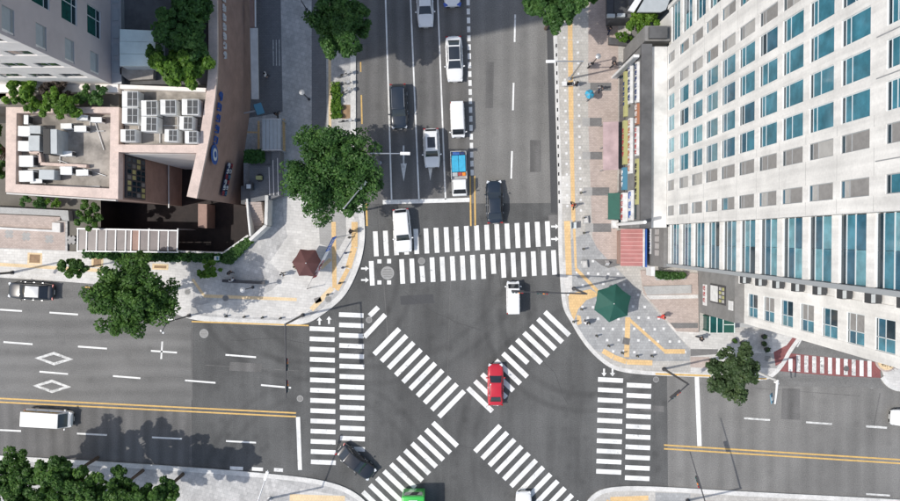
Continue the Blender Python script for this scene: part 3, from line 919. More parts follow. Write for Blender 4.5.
# sign panel with red, white and blue marks near the end of the wall
p0, p1 = on_wall(229,163), on_wall(222,196)
g = MB()
zt, zb = p0.z+1.0, p0.z-.9
V = [(p0.x+.12,p0.y,zb),(p1.x+.12,p1.y,zb),(p1.x+.12,p1.y,zt),(p0.x+.12,p0.y,zt)]
g.add(V, [(0,1,2,3),(3,2,1,0)]).build('sign_board', 'sign_navy', cb)
for i in range(6):
    t = i/6
    pos = Vector(p0)*(1-t)+Vector(p1)*t + Vector((.14,0,0))
    u = (Vector(p1)-Vector(p0)); u.z = 0
    lettering('sign_letter', (pos.x,pos.y,zb+.15), u, (0,0,1), 1, .5, ('sign_red','sign_white','sign_skyblue')[i%3], cb, 60+i, depth=-.06)
    lettering('sign_letter', (pos.x,pos.y,zb+1.0), u, (0,0,1), 1, .6, ('sign_white','sign_white','sign_red')[i%3], cb, 80+i, depth=-.06)
# glazed screen on the inner wall of roof A block
xw = shrink(outA,.992)[1][0]*.5 + shrink(outA,.992)[2][0]*.5
xw = max(p[0] for p in shrink(outA,.992)) + .04
win = MB().box(xw-.15, xw, 3.75, 7.8, 6.0, 10.4).build('window', 'metal_dark', cb)
for i in range(4):
    for j in range(7):
        y0 = 3.9+j*.55; z0 = 6.15+i*1.06
        MB().box(xw-.05, xw+.015, y0, y0+.38, z0, z0+.75).build('pane', ('sign_yellow','glass_dark','glass_dark','grey_wall','glass_dark','sign_yellow','glass_dark')[(i*3+j*5)%7], win)
MB().box(xw-.02, xw+.09, 3.2, 7.8, -.1, .05).build('ledge', 'roof_white', cb)
MB().bar(W3(8,193.5,10), W3(117,200.5,10), .12, .5).build('gutter_rail', 'roof_white', cb)
# low canopy, pier
MB().prism(WL([(250,28),(257.5,28),(258.5,99),(251.5,99)], 3.2), 3.0, 3.2).build('canopy', 'roof_white', cb)
MB().prism(WL([(249.5,-160),(253,-160),(254,27),(250,27)], 3.2), 2.9, 3.2).build('canopy', 'brown_wall', cb)
MB().bar(W3(255,-60,3.3), W3(255.5,27,3.3), .12).build('canopy_rail', 'metal_white', cb)
MB().prism(WL([(193,203),(202,203.5),(202,228),(193,227)], 0), PIT+.04, -1.6).build('pier', 'brown_wall', cb)
# corner shop front below sign panel
MB().prism(WL([(241,186),(250,186),(250,205),(241,204)], 2), 0, 2).build('entrance_block', 'grey_dark', cb)
# teal panelled roof hut on the garden deck
hut = thing('roof_hut', 'pale teal flat-roofed hut on the roof garden beside the grey tower', 'hut', (*W(137,50,10.6), 10.6))
p = WL([(119.8,29),(155.5,30.5),(155,66),(119.8,66)], 13)
MB().prism(shrink(p,.98), 10.6, 12.85).build('wall', 'ac_grey', hut)
for k in range(3):
    t0, t1 = k/3+.004, (k+1)/3-.004
    def L2(a,b,t): return (a[0]+(b[0]-a[0])*t, a[1]+(b[1]-a[1])*t)
    MB().prism([L2(p[0],p[3],t0),L2(p[1],p[2],t0),L2(p[1],p[2],t1),L2(p[0],p[3],t1)], 12.85, 13.0+.03*(k%2)).build('roof_panel', 'roof_teal', hut)
MB().prism(WL([(120,67.5),(153.5,66.8),(153,79),(128,80),(120,74)], 11.3), 10.6, 11.3).build('lower_roof', 'roof_floor', hut)

# rooftop condensers
def condenser(px, py, wx, wy, hgt, zb, label, group, style=0):
    x, y = W(px, py, zb+hgt)
    sx, sy = wx*.094, wy*.094
    o = thing('condenser_unit', label, 'air conditioner', (x, y, zb), rng.uniform(-.03,.03), group)
    for ix in (-1,1):
        for iy in (-1,1):
            MB().box(ix*sx*.42-.05, ix*sx*.42+.05, iy*sy*.42-.05, iy*sy*.42+.05, 0, .16).build('foot', 'metal_grey', o, world=False)
    b = MB().box(-sx/2, sx/2, -sy/2, sy/2, .16, hgt)
    b.build('casing', 'ac_grey' if style == 2 else 'ac_white', o, world=False, bevel=.03)
    if style == 0:
        for k in range(2):
            x0 = -sx*.16 + k*sx*.33
            gr = MB().box(x0, x0+sx*.29, -sy*.46, sy*.46, hgt+.001, hgt+.02).build('grille', 'ac_grille', o, world=False)
            for q in range(3):
                yy = -sy*.42+sy*.84*(q+.0)/2
                MB().box(x0, x0+sx*.29, yy-.018, yy+.018, hgt+.021, hgt+.04).build('grille_bar', 'frame_grey', gr, world=False)
    elif style == 1:
        MB().box(sx*.5, sx*.5+.02, -sy*.35, sy*.35, hgt*.25, hgt*.9).build('grille', 'ac_grille', o, world=False)
    return o
n_ = 0
for (cx,cy,wx,wy,where) in ((130,99,15.5,15.5,'north-west corner of the white roof'),(130,115.5,15.5,15.5,'white roof, below the corner unit'),(149,108,15.5,15,'white roof, second from the left'),
    (149,124,15.5,14.5,'middle of the white roof'),(168,107,15,14.5,'white roof, third along the back edge'),(190,107,16,15.5,'white roof against the curved wall'),
    (186,123,13,13,'white roof, lower unit by the curved wall'),(128,135.5,14.5,12,'white roof, front-left by the pink parapet'),(171,135.5,12.5,12,'white roof, front row centre'),(191,137,12,12,'white roof, front-right by the curved wall')):
    condenser(cx, cy, wx, wy, 1.5, ZT-.845, 'large white condenser with dark top grilles, '+where, 'large condensers on the white roof', 0)
for (cx,cy,wx,wy,h_,st,where) in ((24,131,12,10,1.0,1,'top of the left column'),(24,146,12,10,1.0,1,'second in the left column'),(26,161,14,11,1.0,1,'third in the left column'),(26,176,14,11,1.0,1,'bottom of the left column'),
    (35,129.5,11,8,1.1,2,'grey, near the shrubs'),(34,143,11,15,1.2,2,'grey, beside the black bulkhead'),(66,153.5,11.5,5,.9,1,'low white, right of the bulkhead'),(66,126,11,5.5,.9,1,'white, under the shrub edge'),
    (80,128.5,12,6,.9,1,'white, north centre of the beige roof'),(66,170.5,11.5,8,1.0,1,'white, south centre'),(82,172.5,12,6,.9,1,'white, south right'),(46.5,174.5,15,9.5,1.3,2,'pale grey block in the south'),
    (36,181,12,4.5,.8,1,'thin white along the south parapet'),(82,117.5,11,5,.9,1,'white, against the north parapet'),(96,119.5,11,5,.9,1,'white, north-east corner'),(26,119.5,4.5,9,1.0,1,'slim white, north-west corner')):
    condenser(cx, cy, wx, wy, h_, ZT-.99, 'small rooftop condenser on the beige roof, '+where, 'small condensers on the beige roof', st)
for a, b in (((20,150),(20,182)),((28,169),(60,171)),((60,156),(60,180)),((72,131),(104,131)),((95,122),(104,150)),((58,160),(106,176)),((40,186),(100,186.5)),((90,114),(90,128))):
    MB().tube([W3(*a,ZT-.88), W3(*b,ZT-.88)], .045, 6).build('roof_pipe', 'metal_grey', cb)
for a, b in (((124,125),(200,126)),((139,95),(139,142)),((160,100),(160,143)),((178,100),(178,142))):
    MB().tube([W3(*a,ZT-.72), W3(*b,ZT-.72)], .05, 6).build('roof_pipe', 'metal_grey', cb)
x, y = W(51,142,ZT+.6)
o = thing('roof_bulkhead', 'black and grey roof bulkhead box in the middle of the beige roof', 'bulkhead', (x,y,ZT-.99))
MB().box(.16,.75,-1.1,1.1,0,2.0).build('casing', 'ac_grey', o, world=False)
MB().box(-.46,.15,-1.12,1.12,0,2.05).build('dark_casing', 'black', o, world=False)

# glazed canopy over the sunken ramp
gc = thing('glazed_canopy', 'long glazed canopy with white bars over the sunken ramp', 'canopy', (*W(128,240), 0))
cz = 1.0
bars = [78,87,97,106.5,116,126,131.5,139.5,149,159,168.5,177.8]
for i in range(len(bars)-1):
    a, b = bars[i], bars[i+1]
    x0, y0 = W(a, 229+.02*(a-78), cz); x1, y1 = W(b, 250.2, cz)
    m_ = 'canopy_glass'
    if i == 6: m_ = 'brown_wall'
    MB().box(x0+.06, x1-.06, y1, y0, cz-.05, cz-.02).build('pane', m_, gc)
for a in bars:
    x0, y0 = W(a, 228.5+.02*(a-78), cz); x1, y1 = W(a-.6, 250.8, cz)
    MB().bar((x0,y0,cz), (x1,y1,cz), .13, .12).build('bar', 'metal_white', gc)
MB().bar(W3(77,228.6,cz), W3(178.5,230.6,cz), .14, .1).build('beam', 'metal_grey', gc)
MB().bar(W3(77,251,cz-.07), W3(178.5,252.2,cz-.07), .14, .1).build('beam', 'metal_white', gc)
for a in (78,116,149,177.8):
    MB().bar(W3(a,229.2,cz-.05), (*W(a,229.2,cz-.05),PIT), .14).build('post', 'metal_grey', gc)
    MB().bar(W3(a,251.4,cz-.1), (*W(a,251.4,cz-.1), .1), .12).build('post', 'metal_white', gc)
# parapet coping round the court
pc = thing('court_parapet', 'white low parapet line round the dark sunken court', 'wall', (*W(225,252), 0))
for a, b in (((179,251.4),(224,253)),((224,253),(248.6,235.5))):
    MB().bar(W3(*a,.35), W3(*b,.35), .2, .5).build('coping', 'roof_white', pc)
# stair beside the court
st = thing('stone_stair', 'stone stair between white walls climbing to the shaded terrace', 'stair', (*W(258,222), 0))
for k in range(13):
    y1_ = 236 - k*2.55
    zz = PH + .145*(k+1)
    xl, yb = W(253.5 - (k*.25), y1_, 0); xr, ya = W(258+min(8,k*1.5), y1_-2.5, 0)
    MB().box(xl, xr, yb+.004, ya, PH-.1, zz).build('step', 'pave_pink', st)
for pts in ([(252.5,240),(268.4,225.5),(269.3,196)], [(253,236),(250.8,215),(249.8,199)]):
    for a, b in zip(pts[:-1], pts[1:]):
        MB().bar(W3(*a,1.15), W3(*b,1.15), .32 if pts[0][0]<252.8 else .18, 2.3).build('side_wall', 'white_wall_stained', st)
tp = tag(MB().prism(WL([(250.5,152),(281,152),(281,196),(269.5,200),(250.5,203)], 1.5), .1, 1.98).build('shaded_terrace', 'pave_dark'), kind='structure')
MB().prism(WL([(250.5,152.5),(270,152.5),(270,165),(250.5,165)], 2.4), 1.98, 2.2).build('planter', 'grey_dark', tp)
for k, a in enumerate(((269,167),(273,160),(277.5,158))):
    MB().bar(W3(a[0],a[1],2.6), W3(a[0]+.8,195,2.6), .06).build('rail', 'metal_steel', tp)
    MB().bar(W3(a[0]+.8,195,2.6), (*W(a[0]+.8,195,2.6), 1.95), .06).build('rail_post', 'metal_steel', tp)
sgn = thing('standing_sign', 'yellow board on a dark base on the shaded terrace', 'sign', (*W(260,178,1.98),1.98))
MB().disc((0,0,0),.42,.12,18).build('base','metal_dark',sgn,world=False)
MB().box(-.3,.3,-.2,.2,.121,.6).build('board','sign_yellow',sgn,world=False,bevel=.03)
sgn = thing('bin_box', 'white box bin by the top of the stone stair', 'bin', (*W(251,187,2),2.0))
MB().box(-.35,.35,-.35,.35,0,.9).build('body','metal_dark',sgn,world=False,bevel=.04)
MB().box(-.22,.22,-.22,.22,.901,.96).build('lid','sign_white',sgn,world=False)
# glass shelter roof at the shop entrance
gs = thing('entrance_canopy', 'grey ribbed glass canopy at the shop entrance below the sign wall', 'canopy', (*W(272,134), 0))
z_ = 2.8
x0,y1 = W(262,119,z_); x1,y0 = W(281,150,z_)
for k in range(5):
    a = x0+(x1-x0)*k/5
    MB().box(a+.02, a+(x1-x0)/5-.02, y0, y1, z_-.05, z_).build('pane', 'ac_grey', gs)
for yy in (y0, y1):
    MB().box(x0-.05, x1+.05, yy-.05, yy+.05, z_+.002, z_+.06).build('beam', 'metal_steel', gs)
for xx in (x0, x1):
    for yy in (y0, y1):
        MB().box(xx-.05, xx+.05, yy-.05, yy+.05, .1, z_-.06).build('post', 'metal_grey', gs)
ts = thing('shop_sign', 'small teal signboard projecting from the sign wall', 'sign', (*W(259,109,3.2), 3.0))
MB().obox((0,0,.2),(.8,1.1,.35),.35,0,.3).build('panel','sign_skyblue',ts,world=False)
MB().obox((-1.0,-.25,-.1),(1.3,.12,.12),.2).build('bracket','metal_grey',ts,world=False)
# low walls at the far left of the court
lw = thing('garden_wall', 'grey low planter wall left of the court beside the pink paving', 'wall', (*W(30,212), 0))
MB().prism(WL([(-100,202),(68,210.5),(69,221),(62,220),(60,216),(-100,209)], .9), .0, .9).build('wall', 'kerb_grey', lw)
MB().prism(WL([(-100,221.5),(52,230),(52,222.5),(60,223),(60,232.5),(53,232),(-100,224.5)], .5), .02, .5).build('coping', 'roof_white', lw)
MB().prism(WL([(54,223.4),(58.6,223.6),(58.6,230.8),(54,230.6)], .5), .02, .42).build('drain', 'black', lw)
MB().prism(WL([(-100,209.5),(60,217),(60,220),(52,222),(52,229),(-100,221)], .2), .0, .2).build('bed', 'pave_pink', lw)

# ------------------------------------------------------------------ generic windowed facade pieces
def window_on_x(parent, xp, y0, y1, z0, z1, sgn, zsplit, pmats, depth=.06, fm='frame_white', ysplit=(), fw=.05):
    """window in a wall whose outside faces sgn*x; glass sits depth behind the wall face; one pane per z strip and y strip"""
    xg = xp - sgn*depth
    a, b = sorted((xg-sgn*.04, xg))
    f = MB()
    f.box(a, b, y0, y0+fw, z0, z1); f.box(a, b, y1-fw, y1, z0, z1)
    f.box(a, b, y0+fw, y1-fw, z0, z0+fw); f.box(a, b, y0+fw, y1-fw, z1-fw, z1)
    zc = [z0+fw*.5] + [z0+(z1-z0)*s for s in zsplit] + [z1-fw*.5]
    yc = [y0+fw*.5] + [y0+(y1-y0)*s for s in ysplit] + [y1-fw*.5]
    for z in zc[1:-1]: f.box(a, b-.001, y0+fw, y1-fw, z-fw/2, z+fw/2)
    for y in yc[1:-1]: f.box(a, b-.002, y-fw/2, y+fw/2, z0+fw, z1-fw)
    w_ = f.build('window', fm, parent)
    xc = xg - sgn*.025
    for i in range(len(zc)-1):
        for j in range(len(yc)-1):
            pts = [(xc,yc[j],zc[i]),(xc,yc[j+1],zc[i]),(xc,yc[j+1],zc[i+1]),(xc,yc[j],zc[i+1])]
            MB().add(pts, [(0,1,2,3) if sgn > 0 else (3,2,1,0)]).build('pane', pmats[(i*(len(yc)-1)+j) % len(pmats)], w_)
    return w_

# ------------------------------------------------------------------ grey tower, top left
TX, TY, TZ = -31.3, 14.2, 64.0
gt = thing('grey_tower', 'tall tower with east face coloured mauve-grey for shade and south face white for sun, top left', 'building', (TX-20, TY+20, 0))
MB().box(TX-42, TX-.45, TY+.5, TY+45, 0, TZ).build('core', 'mauve_shade_wall', gt)
# east face: piers and spandrels around window columns
FL = 4.25; Z0 = 13.25
cols = [(14.45,16.3)] + [(17.7+3.6*i, 20.25+3.6*i) for i in range(10)]
ed = [TY+.012]
for a, b in cols: ed += [a, b]
ed.append(TY+44)
g = MB()
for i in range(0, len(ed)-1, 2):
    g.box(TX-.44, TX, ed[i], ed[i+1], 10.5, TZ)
g.build('pier', 'mauve_shade_wall', gt)
for j in range(12):
    z0 = 10.5 if j == 0 else Z0+FL*(j-1)+2.5
    z1 = Z0+FL*j
    for i in range(0, 6):
        a, b = cols[i]
        MB().box(TX-.43, TX-.004, a, b, z0, z1).build('spandrel', 'mauve_shade_wall', gt)
for j in range(8):
    for i in range(5):
        a, b = cols[i]
        if i == 0:
            window_on_x(gt, TX, a, b, Z0+FL*j+.5, Z0+FL*j+2.0, 1, [.25], ['metal_grey','ac_grey'], .05, 'frame_grey')
        else:
            window_on_x(gt, TX, a, b, Z0+FL*j, Z0+FL*j+2.5, 1, [.3], ['glass_dark','glass_dark','glass_green','glass_green'], .08, 'frame_white', [.62], .07)
for j in range(8):
    a, b = cols[0]
    MB().box(TX-.42, TX-.006, a, b, Z0+FL*j+.002, Z0+FL*j+.5).build('spandrel', 'mauve_shade_wall', gt)
    MB().box(TX-.42, TX-.006, a, b, Z0+FL*j+2.0, Z0+FL*j+2.498).build('spandrel', 'mauve_shade_wall', gt)
# base strip at the foot of the east face
MB().box(TX+.02, TX+.95, TY+.0, TY+44, 10.45, 11.3).build('base_ledge', 'metal_grey', gt)
for k in range(14):
    MB().box(TX+.2, TX+.75, TY+1.0+k*1.6, TY+2.1+k*1.6, 11.301, 11.36).build('ledge_grate', 'frame_grey', gt)
# south face
FS = 3.95; S0 = 14.0
g = MB()
for j in range(13):
    z0 = 10.5 if j == 0 else S0+FS*(j-1)+1.5
    MB().box(TX-42, TX-.02, TY, TY+.45, z0, S0+FS*j).build('spandrel', 'cream_wall', gt)
for j in range(6):
    for i in range(15):
        x1 = TX-.85-i*2.7; x0 = x1-1.9
        z0 = S0+FS*j
        MB().box(x1, x1+.8, TY+.01, TY+.44, z0, z0+1.5).build('pier', 'cream_wall', gt)
        w_ = MB().box(x0, x1, TY+.08, TY+.14, z0, z0+1.5).build('window', 'frame_grey', gt)
        for s in range(2):
            a = x0+.06+s*.95
            MB().add([(a,TY+.075,z0+.07),(a+.82,TY+.075,z0+.07),(a+.82,TY+.075,z0+1.43),(a,TY+.075,z0+1.43)],[(0,1,2,3)]).build('pane', 'glass_dark', w_)
MB().box(TX-41, TX+.6, TY-.75, TY-.02, 10.2, 11.25).build('base_ledge', 'cream_wall', gt)
MB().box(TX-30, TX-8.7, TY-1.3, TY-.8, 10.42, 10.9).build('planter_edge', 'pink_stone', gt)
# low pink block at the left edge
pb = thing('pink_annex', 'low pink annex at the left edge beside the shrubs', 'building', (*W(-25,85,0), 0))
MB().prism(WL([(-150,60),(8,76),(9,86),(-150,84)], 11.2), 10.41, 11.2).build('wall', 'pink_stone', pb)
MB().prism(WL([(-150,87),(6,90),(6,104),(-150,104)], 10.9), 10.41, 10.9).build('roof', 'roof_floor', pb)

# ------------------------------------------------------------------ white office tower, right
OX = 20.7
ot = thing('office_tower', 'tall white office tower with rows of teal windows along the right edge', 'building', (OX+12, 9.7, 0))
BAYS = [(2.06,3.0,'g'),(4.42,5.38,'g'),(5.98,7.40,'t'),(7.96,9.36,'t'),(10.02,11.44,'t'),(12.04,13.44,'t'),(14.0,14.95,'g'),(16.42,17.34,'g')]
sills = [9.4+3.47*k for k in range(10)] + [44.7+3.5*k for k in range(3)]
heights = [2.0,2.6] + [2.72]*11
OT = 56.0
MB().box(OX+.9, OX+26, -2.2, 22.2, 0, OT-.5).build('core', 'white_wall', ot)
pe = [1.25] + [v for b in BAYS for v in b[:2]] + [18.15]
for i in range(0, len(pe)-1, 2):
    MB().box(OX, OX+.88, pe[i], pe[i+1], 9.0, OT).build('pier', 'white_wall', ot)
for bi, (a, b, kd) in enumerate(BAYS):
    for k in range(len(sills)+1):
        zb_ = 9.0 if k == 0 else sills[k-1]+heights[k-1]
        zt_ = sills[k] if k < len(sills) else OT
        if kd == 'g' and k < len(sills):
            zt_ += .0
        MB().box(OX+.012, OX+.87, a, b, zb_, zt_).build('spandrel', 'white_wall', ot)
    for k in range(len(sills)):
        r = rng.random()
        if kd == 'g':
            if bi in (1, 6) and r < .85: pm = ['glass_dark', 'blind_grey', 'blind_grey' if r < .5 else 'blind_pale']
            elif r < .35: pm = ['glass_dark', 'blind_grey', 'blind_grey']
            elif r < .7: pm = ['glass_blue', 'blind_pale', 'blind_grey']
            else: pm = ['glass_dark', 'glass_teal', 'blind_grey']
        else:
            if k == 0: pm = ['glass_pale','glass_teal','glass_pale']
            elif r < .5: pm = ['glass_dark','glass_teal','glass_teal']
            elif r < .72: pm = ['glass_dark','glass_blue','glass_teal']
            elif r < .86: pm = ['glass_dark','glass_blue','glass_blue']
            elif r < .94: pm = ['glass_dark','glass_teal','glass_pale']
            else: pm = ['glass_dark','glass_dark','glass_blue']
        window_on_x(ot, OX, a, b, sills[k], sills[k]+heights[k], -1, [.13,rng.choice((.3,.36,.45))], pm, .07, 'frame_grey' if kd == 'g' else 'frame_white', (), .045)
# dark joint lines across the piers high up
for y in (3.7, 7.7, 9.7):
    MB().box(OX-.012, OX+.0, y-.03, y+.03, 43.9, OT-.1).build('joint', 'metal_grey', ot)
for k in range(1, 13):
    z = 9.4+3.47*k-.35
    for (ya, yb) in ((3.02,4.40),(14.97,16.40),(1.27,2.04),(5.40,5.96),(17.36,18.13)):
        MB().box(OX-.008, OX-.001, ya, yb, z, z+.03).build('panel_joint', 'kerb_grey', ot)
# wide glazed bays at both ends
GX = 21.15
def glazed_bay(y0, y1, n0, n1):
    zb_ = 9.0
    for k in range(n0, n1):
        z0 = 8.9+3.42*k
        MB().box(GX-.02, GX+.7, y0, y1, z0-.70, z0+.02).build('spandrel', 'white_wall', ot)
        w_ = MB()
        ys = [y0+.02, y0+(y1-y0)*.5, y1-.02]
        zs = [z0+.04, z0+.62, z0+1.5, z0+2.70]
        w_.box(GX+.1, GX+.16, y0, y1, zs[0]-.03, zs[0]+.03)
        for z in zs[1:3]: w_.box(GX+.1, GX+.16, y0, y1, z-.035, z+.035)
        w_ = w_.build('window', 'frame_white', ot)
        for i in range(2):
            for j in range(3):
                r = rng.random()
                pm = 'glass_dark' if j == 0 else ('glass_teal' if r < .5 else ('glass_blue' if r < .75 else ('glass_pale' if r<.9 else 'glass_dark')))
                g = MB(); X = GX+.13
                g.add([(X,ys[i],zs[j]),(X,ys[i+1]-.02,zs[j]),(X,ys[i+1]-.02,zs[j+1]),(X,ys[i],zs[j+1])],[(3,2,1,0)]).build('pane', pm, w_)
glazed_bay(-2.5, 1.23, 0, 11)
glazed_bay(18.17, 22.0, 0, 8)
MB().box(GX-.1, GX+.7, -2.8, -2.52, 8.0, OT).build('end_pier', 'frame_grey', ot)
MB().box(GX-.1, GX+.7, 22.02, 22.4, 8.0, OT).build('end_pier', 'white_wall', ot)
# tower base under the southern glazed bay
MB().box(OX+.1, OX+.88, -2.9, 1.2, 0, 7.93).build('base_wall', 'grey_wall', ot)
MB().box(OX+.02, OX+.09, -1.7, .9, 2.6, 3.5).build('sign_board', 'sign_white', ot)
lettering('sign_letter', (OX+.015, .8, 2.75), (0,-1,0), (0,0,1), 4, .55, 'sign_navy', ot, 140, depth=.03)
for j in range(2):
    for i in range(4):
        MB().box(OX+.03, OX+.09, -1.8+i*.7, -1.25+i*.7, 5.0+j*.75, 5.5+j*.75).build('window', 'blind_pale', ot)
# southern wing, set back
SX = 27.6
MB().box(SX+.9, SX+20, -8.0, -2.3, 0, OT-.6).build('core', 'white_wall', ot)
ssill = [11.4+3.43*k for k in range(11)]
MB().box(SX, SX+.88, -5.15, -4.25, 10.6, OT).build('pier', 'white_wall', ot)
MB().box(SX, SX+.88, -8.05, -7.3, 10.6, OT).build('pier', 'white_wall', ot)
for k in range(len(ssill)+1):
    zb_ = 10.6 if k == 0 else ssill[k-1]+2.2
    zt_ = ssill[k] if k < len(ssill) else OT
    MB().box(SX+.012, SX+.87, -7.298, -5.152, zb_, zt_).build('spandrel', 'white_wall', ot)
    if k < 9:
        window_on_x(ot, SX, -7.298, -5.152, ssill[k], ssill[k]+2.2, -1, [.12,.5], ['glass_dark','glass_dark','glass_blue','blind_grey','glass_teal','blind_grey'] if k%2 else ['glass_dark','glass_dark','glass_teal','glass_blue','glass_teal','glass_dark'], .07, 'frame_white', [.42], .06)
MB().box(SX+.05, SX+.88, -4.249, -2.7, 10.6, OT).build('recess_wall', 'white_wall', ot)
for k in range(10):
    z0 = 12.0+3.43*k
    rec = MB().box(SX-.9, SX-.02, -4.24, -2.9, z0-.5, z0-.35).build('ac_shelf', 'white_wall', ot)
    MB().box(SX-.85, SX-.2, -4.2, -3.5, z0-.345, z0+.45).build('ac_box', 'ac_grille', rec)
    MB().box(SX-.86, SX-.6, -4.15, -3.6, z0+.451, z0+.48).build('ac_top', 'ac_grey', rec)
# grey lower part of the wing with its signs
MB().box(SX-.85, SX+.8, -8.03, -3.0, 0, 10.55).build('base_wall', 'grey_wall', ot)
MB().box(SX+2.4, SX+5.6, -9.6, -8.1, 0, .9).build('base_ledge', 'kerb_grey', ot)
xs_ = SX-.95
MB().box(xs_, xs_+.09, -7.1, -4.9, 2.0, 3.0).build('sign_board', 'sign_white', ot)
lettering('sign_letter', (xs_-.01, -5.0, 2.15), (0,-1,0), (0,0,1), 3, .55, 'sign_red', ot, 170, depth=.03)
w_ = MB().box(xs_+.02, xs_+.09, -6.6, -4.7, 4.1, 8.3).build('window', 'metal_dark', ot)
MB().box(xs_-.01, xs_+.018, -6.45, -4.85, 4.3, 6.3).build('pane', 'sign_white', w_)
for j in range(2):
    for i in range(4):
        MB().box(xs_-.01, xs_+.018, -6.4+i*.4, -6.1+i*.4, 6.7+j*.8, 7.25+j*.8).build('pane', ('sign_yellow','blind_pale')[(i+j)%2], w_)
MB().box(xs_-.02, xs_+.05, -6.9, -6.0, 9.2, 10.3).build('sign_board', 'sign_white', ot)
MB().box(OX-.3, OX+.09, -3.9, -2.95, 3.0, 4.9).build('sign_board', 'sign_white', ot)

# shop podium with its sign bands
PX_ = 18.2
po = thing('shop_podium', 'three-storey grey shop podium with stacked sign bands under the white tower', 'building', (PX_+1, 9.5, 0))
PT = 9.2
MB().box(PX_, OX-.03, .95, 18.2, 0, PT).build('wall', 'grey_wall', po)
MB().box(PX_-.1, PX_+.9, .9, 18.3, PT+.002, PT+.5).build('parapet', 'grey_dark', po)
MB().box(PX_+.92, OX-.02, .95, 18.15, PT+.003, PT+.03).build('roof', 'white_wall_stained', po)
def signboard(y0, y1, z0, z1, proj, m, lm, n, seed, parent=po):
    b = MB().box(PX_-proj, PX_-.004, y0, y1, z0, z1).build('sign_board', m, parent)
    sz = min((z1-z0)*.75, (y1-y0)/(n*1.2)) if n else 0
    if n:
        lettering('sign_letter', (PX_-proj-.002, y1-(y1-y0-n*sz*1.15)/2, z0+((z1-z0)-sz)/2), (0,-1,0), (0,0,1), n, sz, lm, b, seed, depth=.05)
        # the same marks on the sloping top edge keep the band readable from above
signboard(7.5, 12.0, 3.3, 4.0, .4, 'sign_yellow', 'sign_red', 5, 201)
signboard(12.4, 17.0, 3.4, 4.0, .35, 'sign_yellow', 'sign_navy', 5, 215)
signboard(4.9, 7.2, 3.2, 3.9, .45, 'sign_skyblue', 'sign_white', 3, 222)
signboard(1.6, 4.6, 3.3, 4.1, .5, 'sign_white', 'sign_red', 4, 230)
signboard(13.4, 17.6, 5.2, 6.1, .3, 'sign_white', 'sign_navy', 5, 240)
signboard(6.4, 11.9, 5.3, 6.2, .3, 'sign_white', 'sign_orange', 7, 250)
signboard(1.7, 4.7, 5.3, 6.6, .25, 'sign_white', 'sign_blue', 3, 260)
signboard(13.0, 16.9, 7.9, 8.6, .25, 'sign_white', 'sign_navy', 6, 270)
signboard(10.9, 12.9, 7.9, 8.7, .25, 'sign_orange', 'sign_white', 3, 280)
signboard(7.9, 10.7, 7.9, 8.6, .25, 'sign_white', 'sign_red', 5, 290)
signboard(3.2, 7.6, 7.9, 8.6, .22, 'sign_yellow', 'black', 6, 300)
for (a, b, z0, z1) in ((13.2,17.6,6.4,7.6),(8.5,11.9,6.5,7.6),(1.8,6.0,6.9,7.7),(7.3,17.4,.3,2.9),(1.6,6.8,.3,2.8),(13.2,17.6,4.4,5.0)):
    w_ = MB().box(PX_-.06, PX_-.003, a, b, z0, z1).build('window', 'metal_dark', po)
    n = max(2, int((b-a)/1.1))
    for i in range(n):
        c0 = a+.06+(b-a-.06)*i/n; c1 = a+(b-a-.06)*(i+1)/n
        MB().box(PX_-.075, PX_-.061, c0, c1, z0+.08, z1-.08).build('pane', 'glass_dark', w_)
# blade sign and white duct standing in front
bs = thing('blade_sign', 'tall white vertical blade sign at the north end of the shop podium', 'sign', (*W(612,78), PH))
MB().box(-.1,.45,-.12,.12,0,9.6).build('blade', 'sign_white', bs, world=False)
MB().box(.0,.4,-.13,-.121,1,9.2).build('panel', 'frame_grey', bs, world=False)
wd = thing('white_duct', 'tall white duct with square base beside the red-striped roof', 'duct', (*W(614,224.5), PH))
MB().box(-.35,.3,-.4,.45,0,.7).build('base', 'sign_white', wd, world=False, bevel=.04)
MB().box(-.2,-.05,-.45,-.401,.15,.5).build('vent', 'metal_dark', wd, world=False)
MB().tube([(0.1,0,.7),(.1,0,12.2)], .17, 10).build('pipe', 'metal_white', wd, world=False)
# awnings
aw = thing('pink_awning', 'long faded pink awning over the shop front', 'awning', (*W(609,147), 0))
x0,y1 = W(603.5,122,2.6); x1,y0 = W(617.5,170,2.6)
MB().add([(x0,y0,2.45),(x1,y0,2.95),(x1,y1,2.95),(x0,y1,2.45),(x0,y0,2.38),(x1,y0,2.88),(x1,y1,2.88),(x0,y1,2.38)],
         [(0,1,2,3),(7,6,5,4),(0,4,5,1),(1,5,6,2),(2,6,7,3),(3,7,4,0)]).build('cover', 'awning_pink', aw)
for yy in (y0+.1, (y0+y1)/2, y1-.1):
    MB().bar((x0+.1,yy,2.42),(x0+.1,yy,.1),.06).build('post','metal_grey',aw)
aw = thing('green_awning', 'dark green awning over the shop door above the white duct', 'awning', (*W(613,206), 0))
x0,y1 = W(609,193,2.7); x1,y0 = W(619,219.5,2.7)
MB().add([(x0,y0,2.4),(x1,y0,3.0),(x1,y1,3.0),(x0,y1,2.4),(x0,y0,2.2),(x1,y0,2.8),(x1,y1,2.8),(x0,y1,2.2)],
         [(0,1,2,3),(7,6,5,4),(0,4,5,1),(1,5,6,2),(2,6,7,3),(3,7,4,0)]).build('cover', 'awning_green', aw)
for yy in (y0+.1, y1-.1):
    MB().bar((x0+.08,yy,2.36),(x0+.08,yy,.1),.05).build('post','metal_grey',aw)
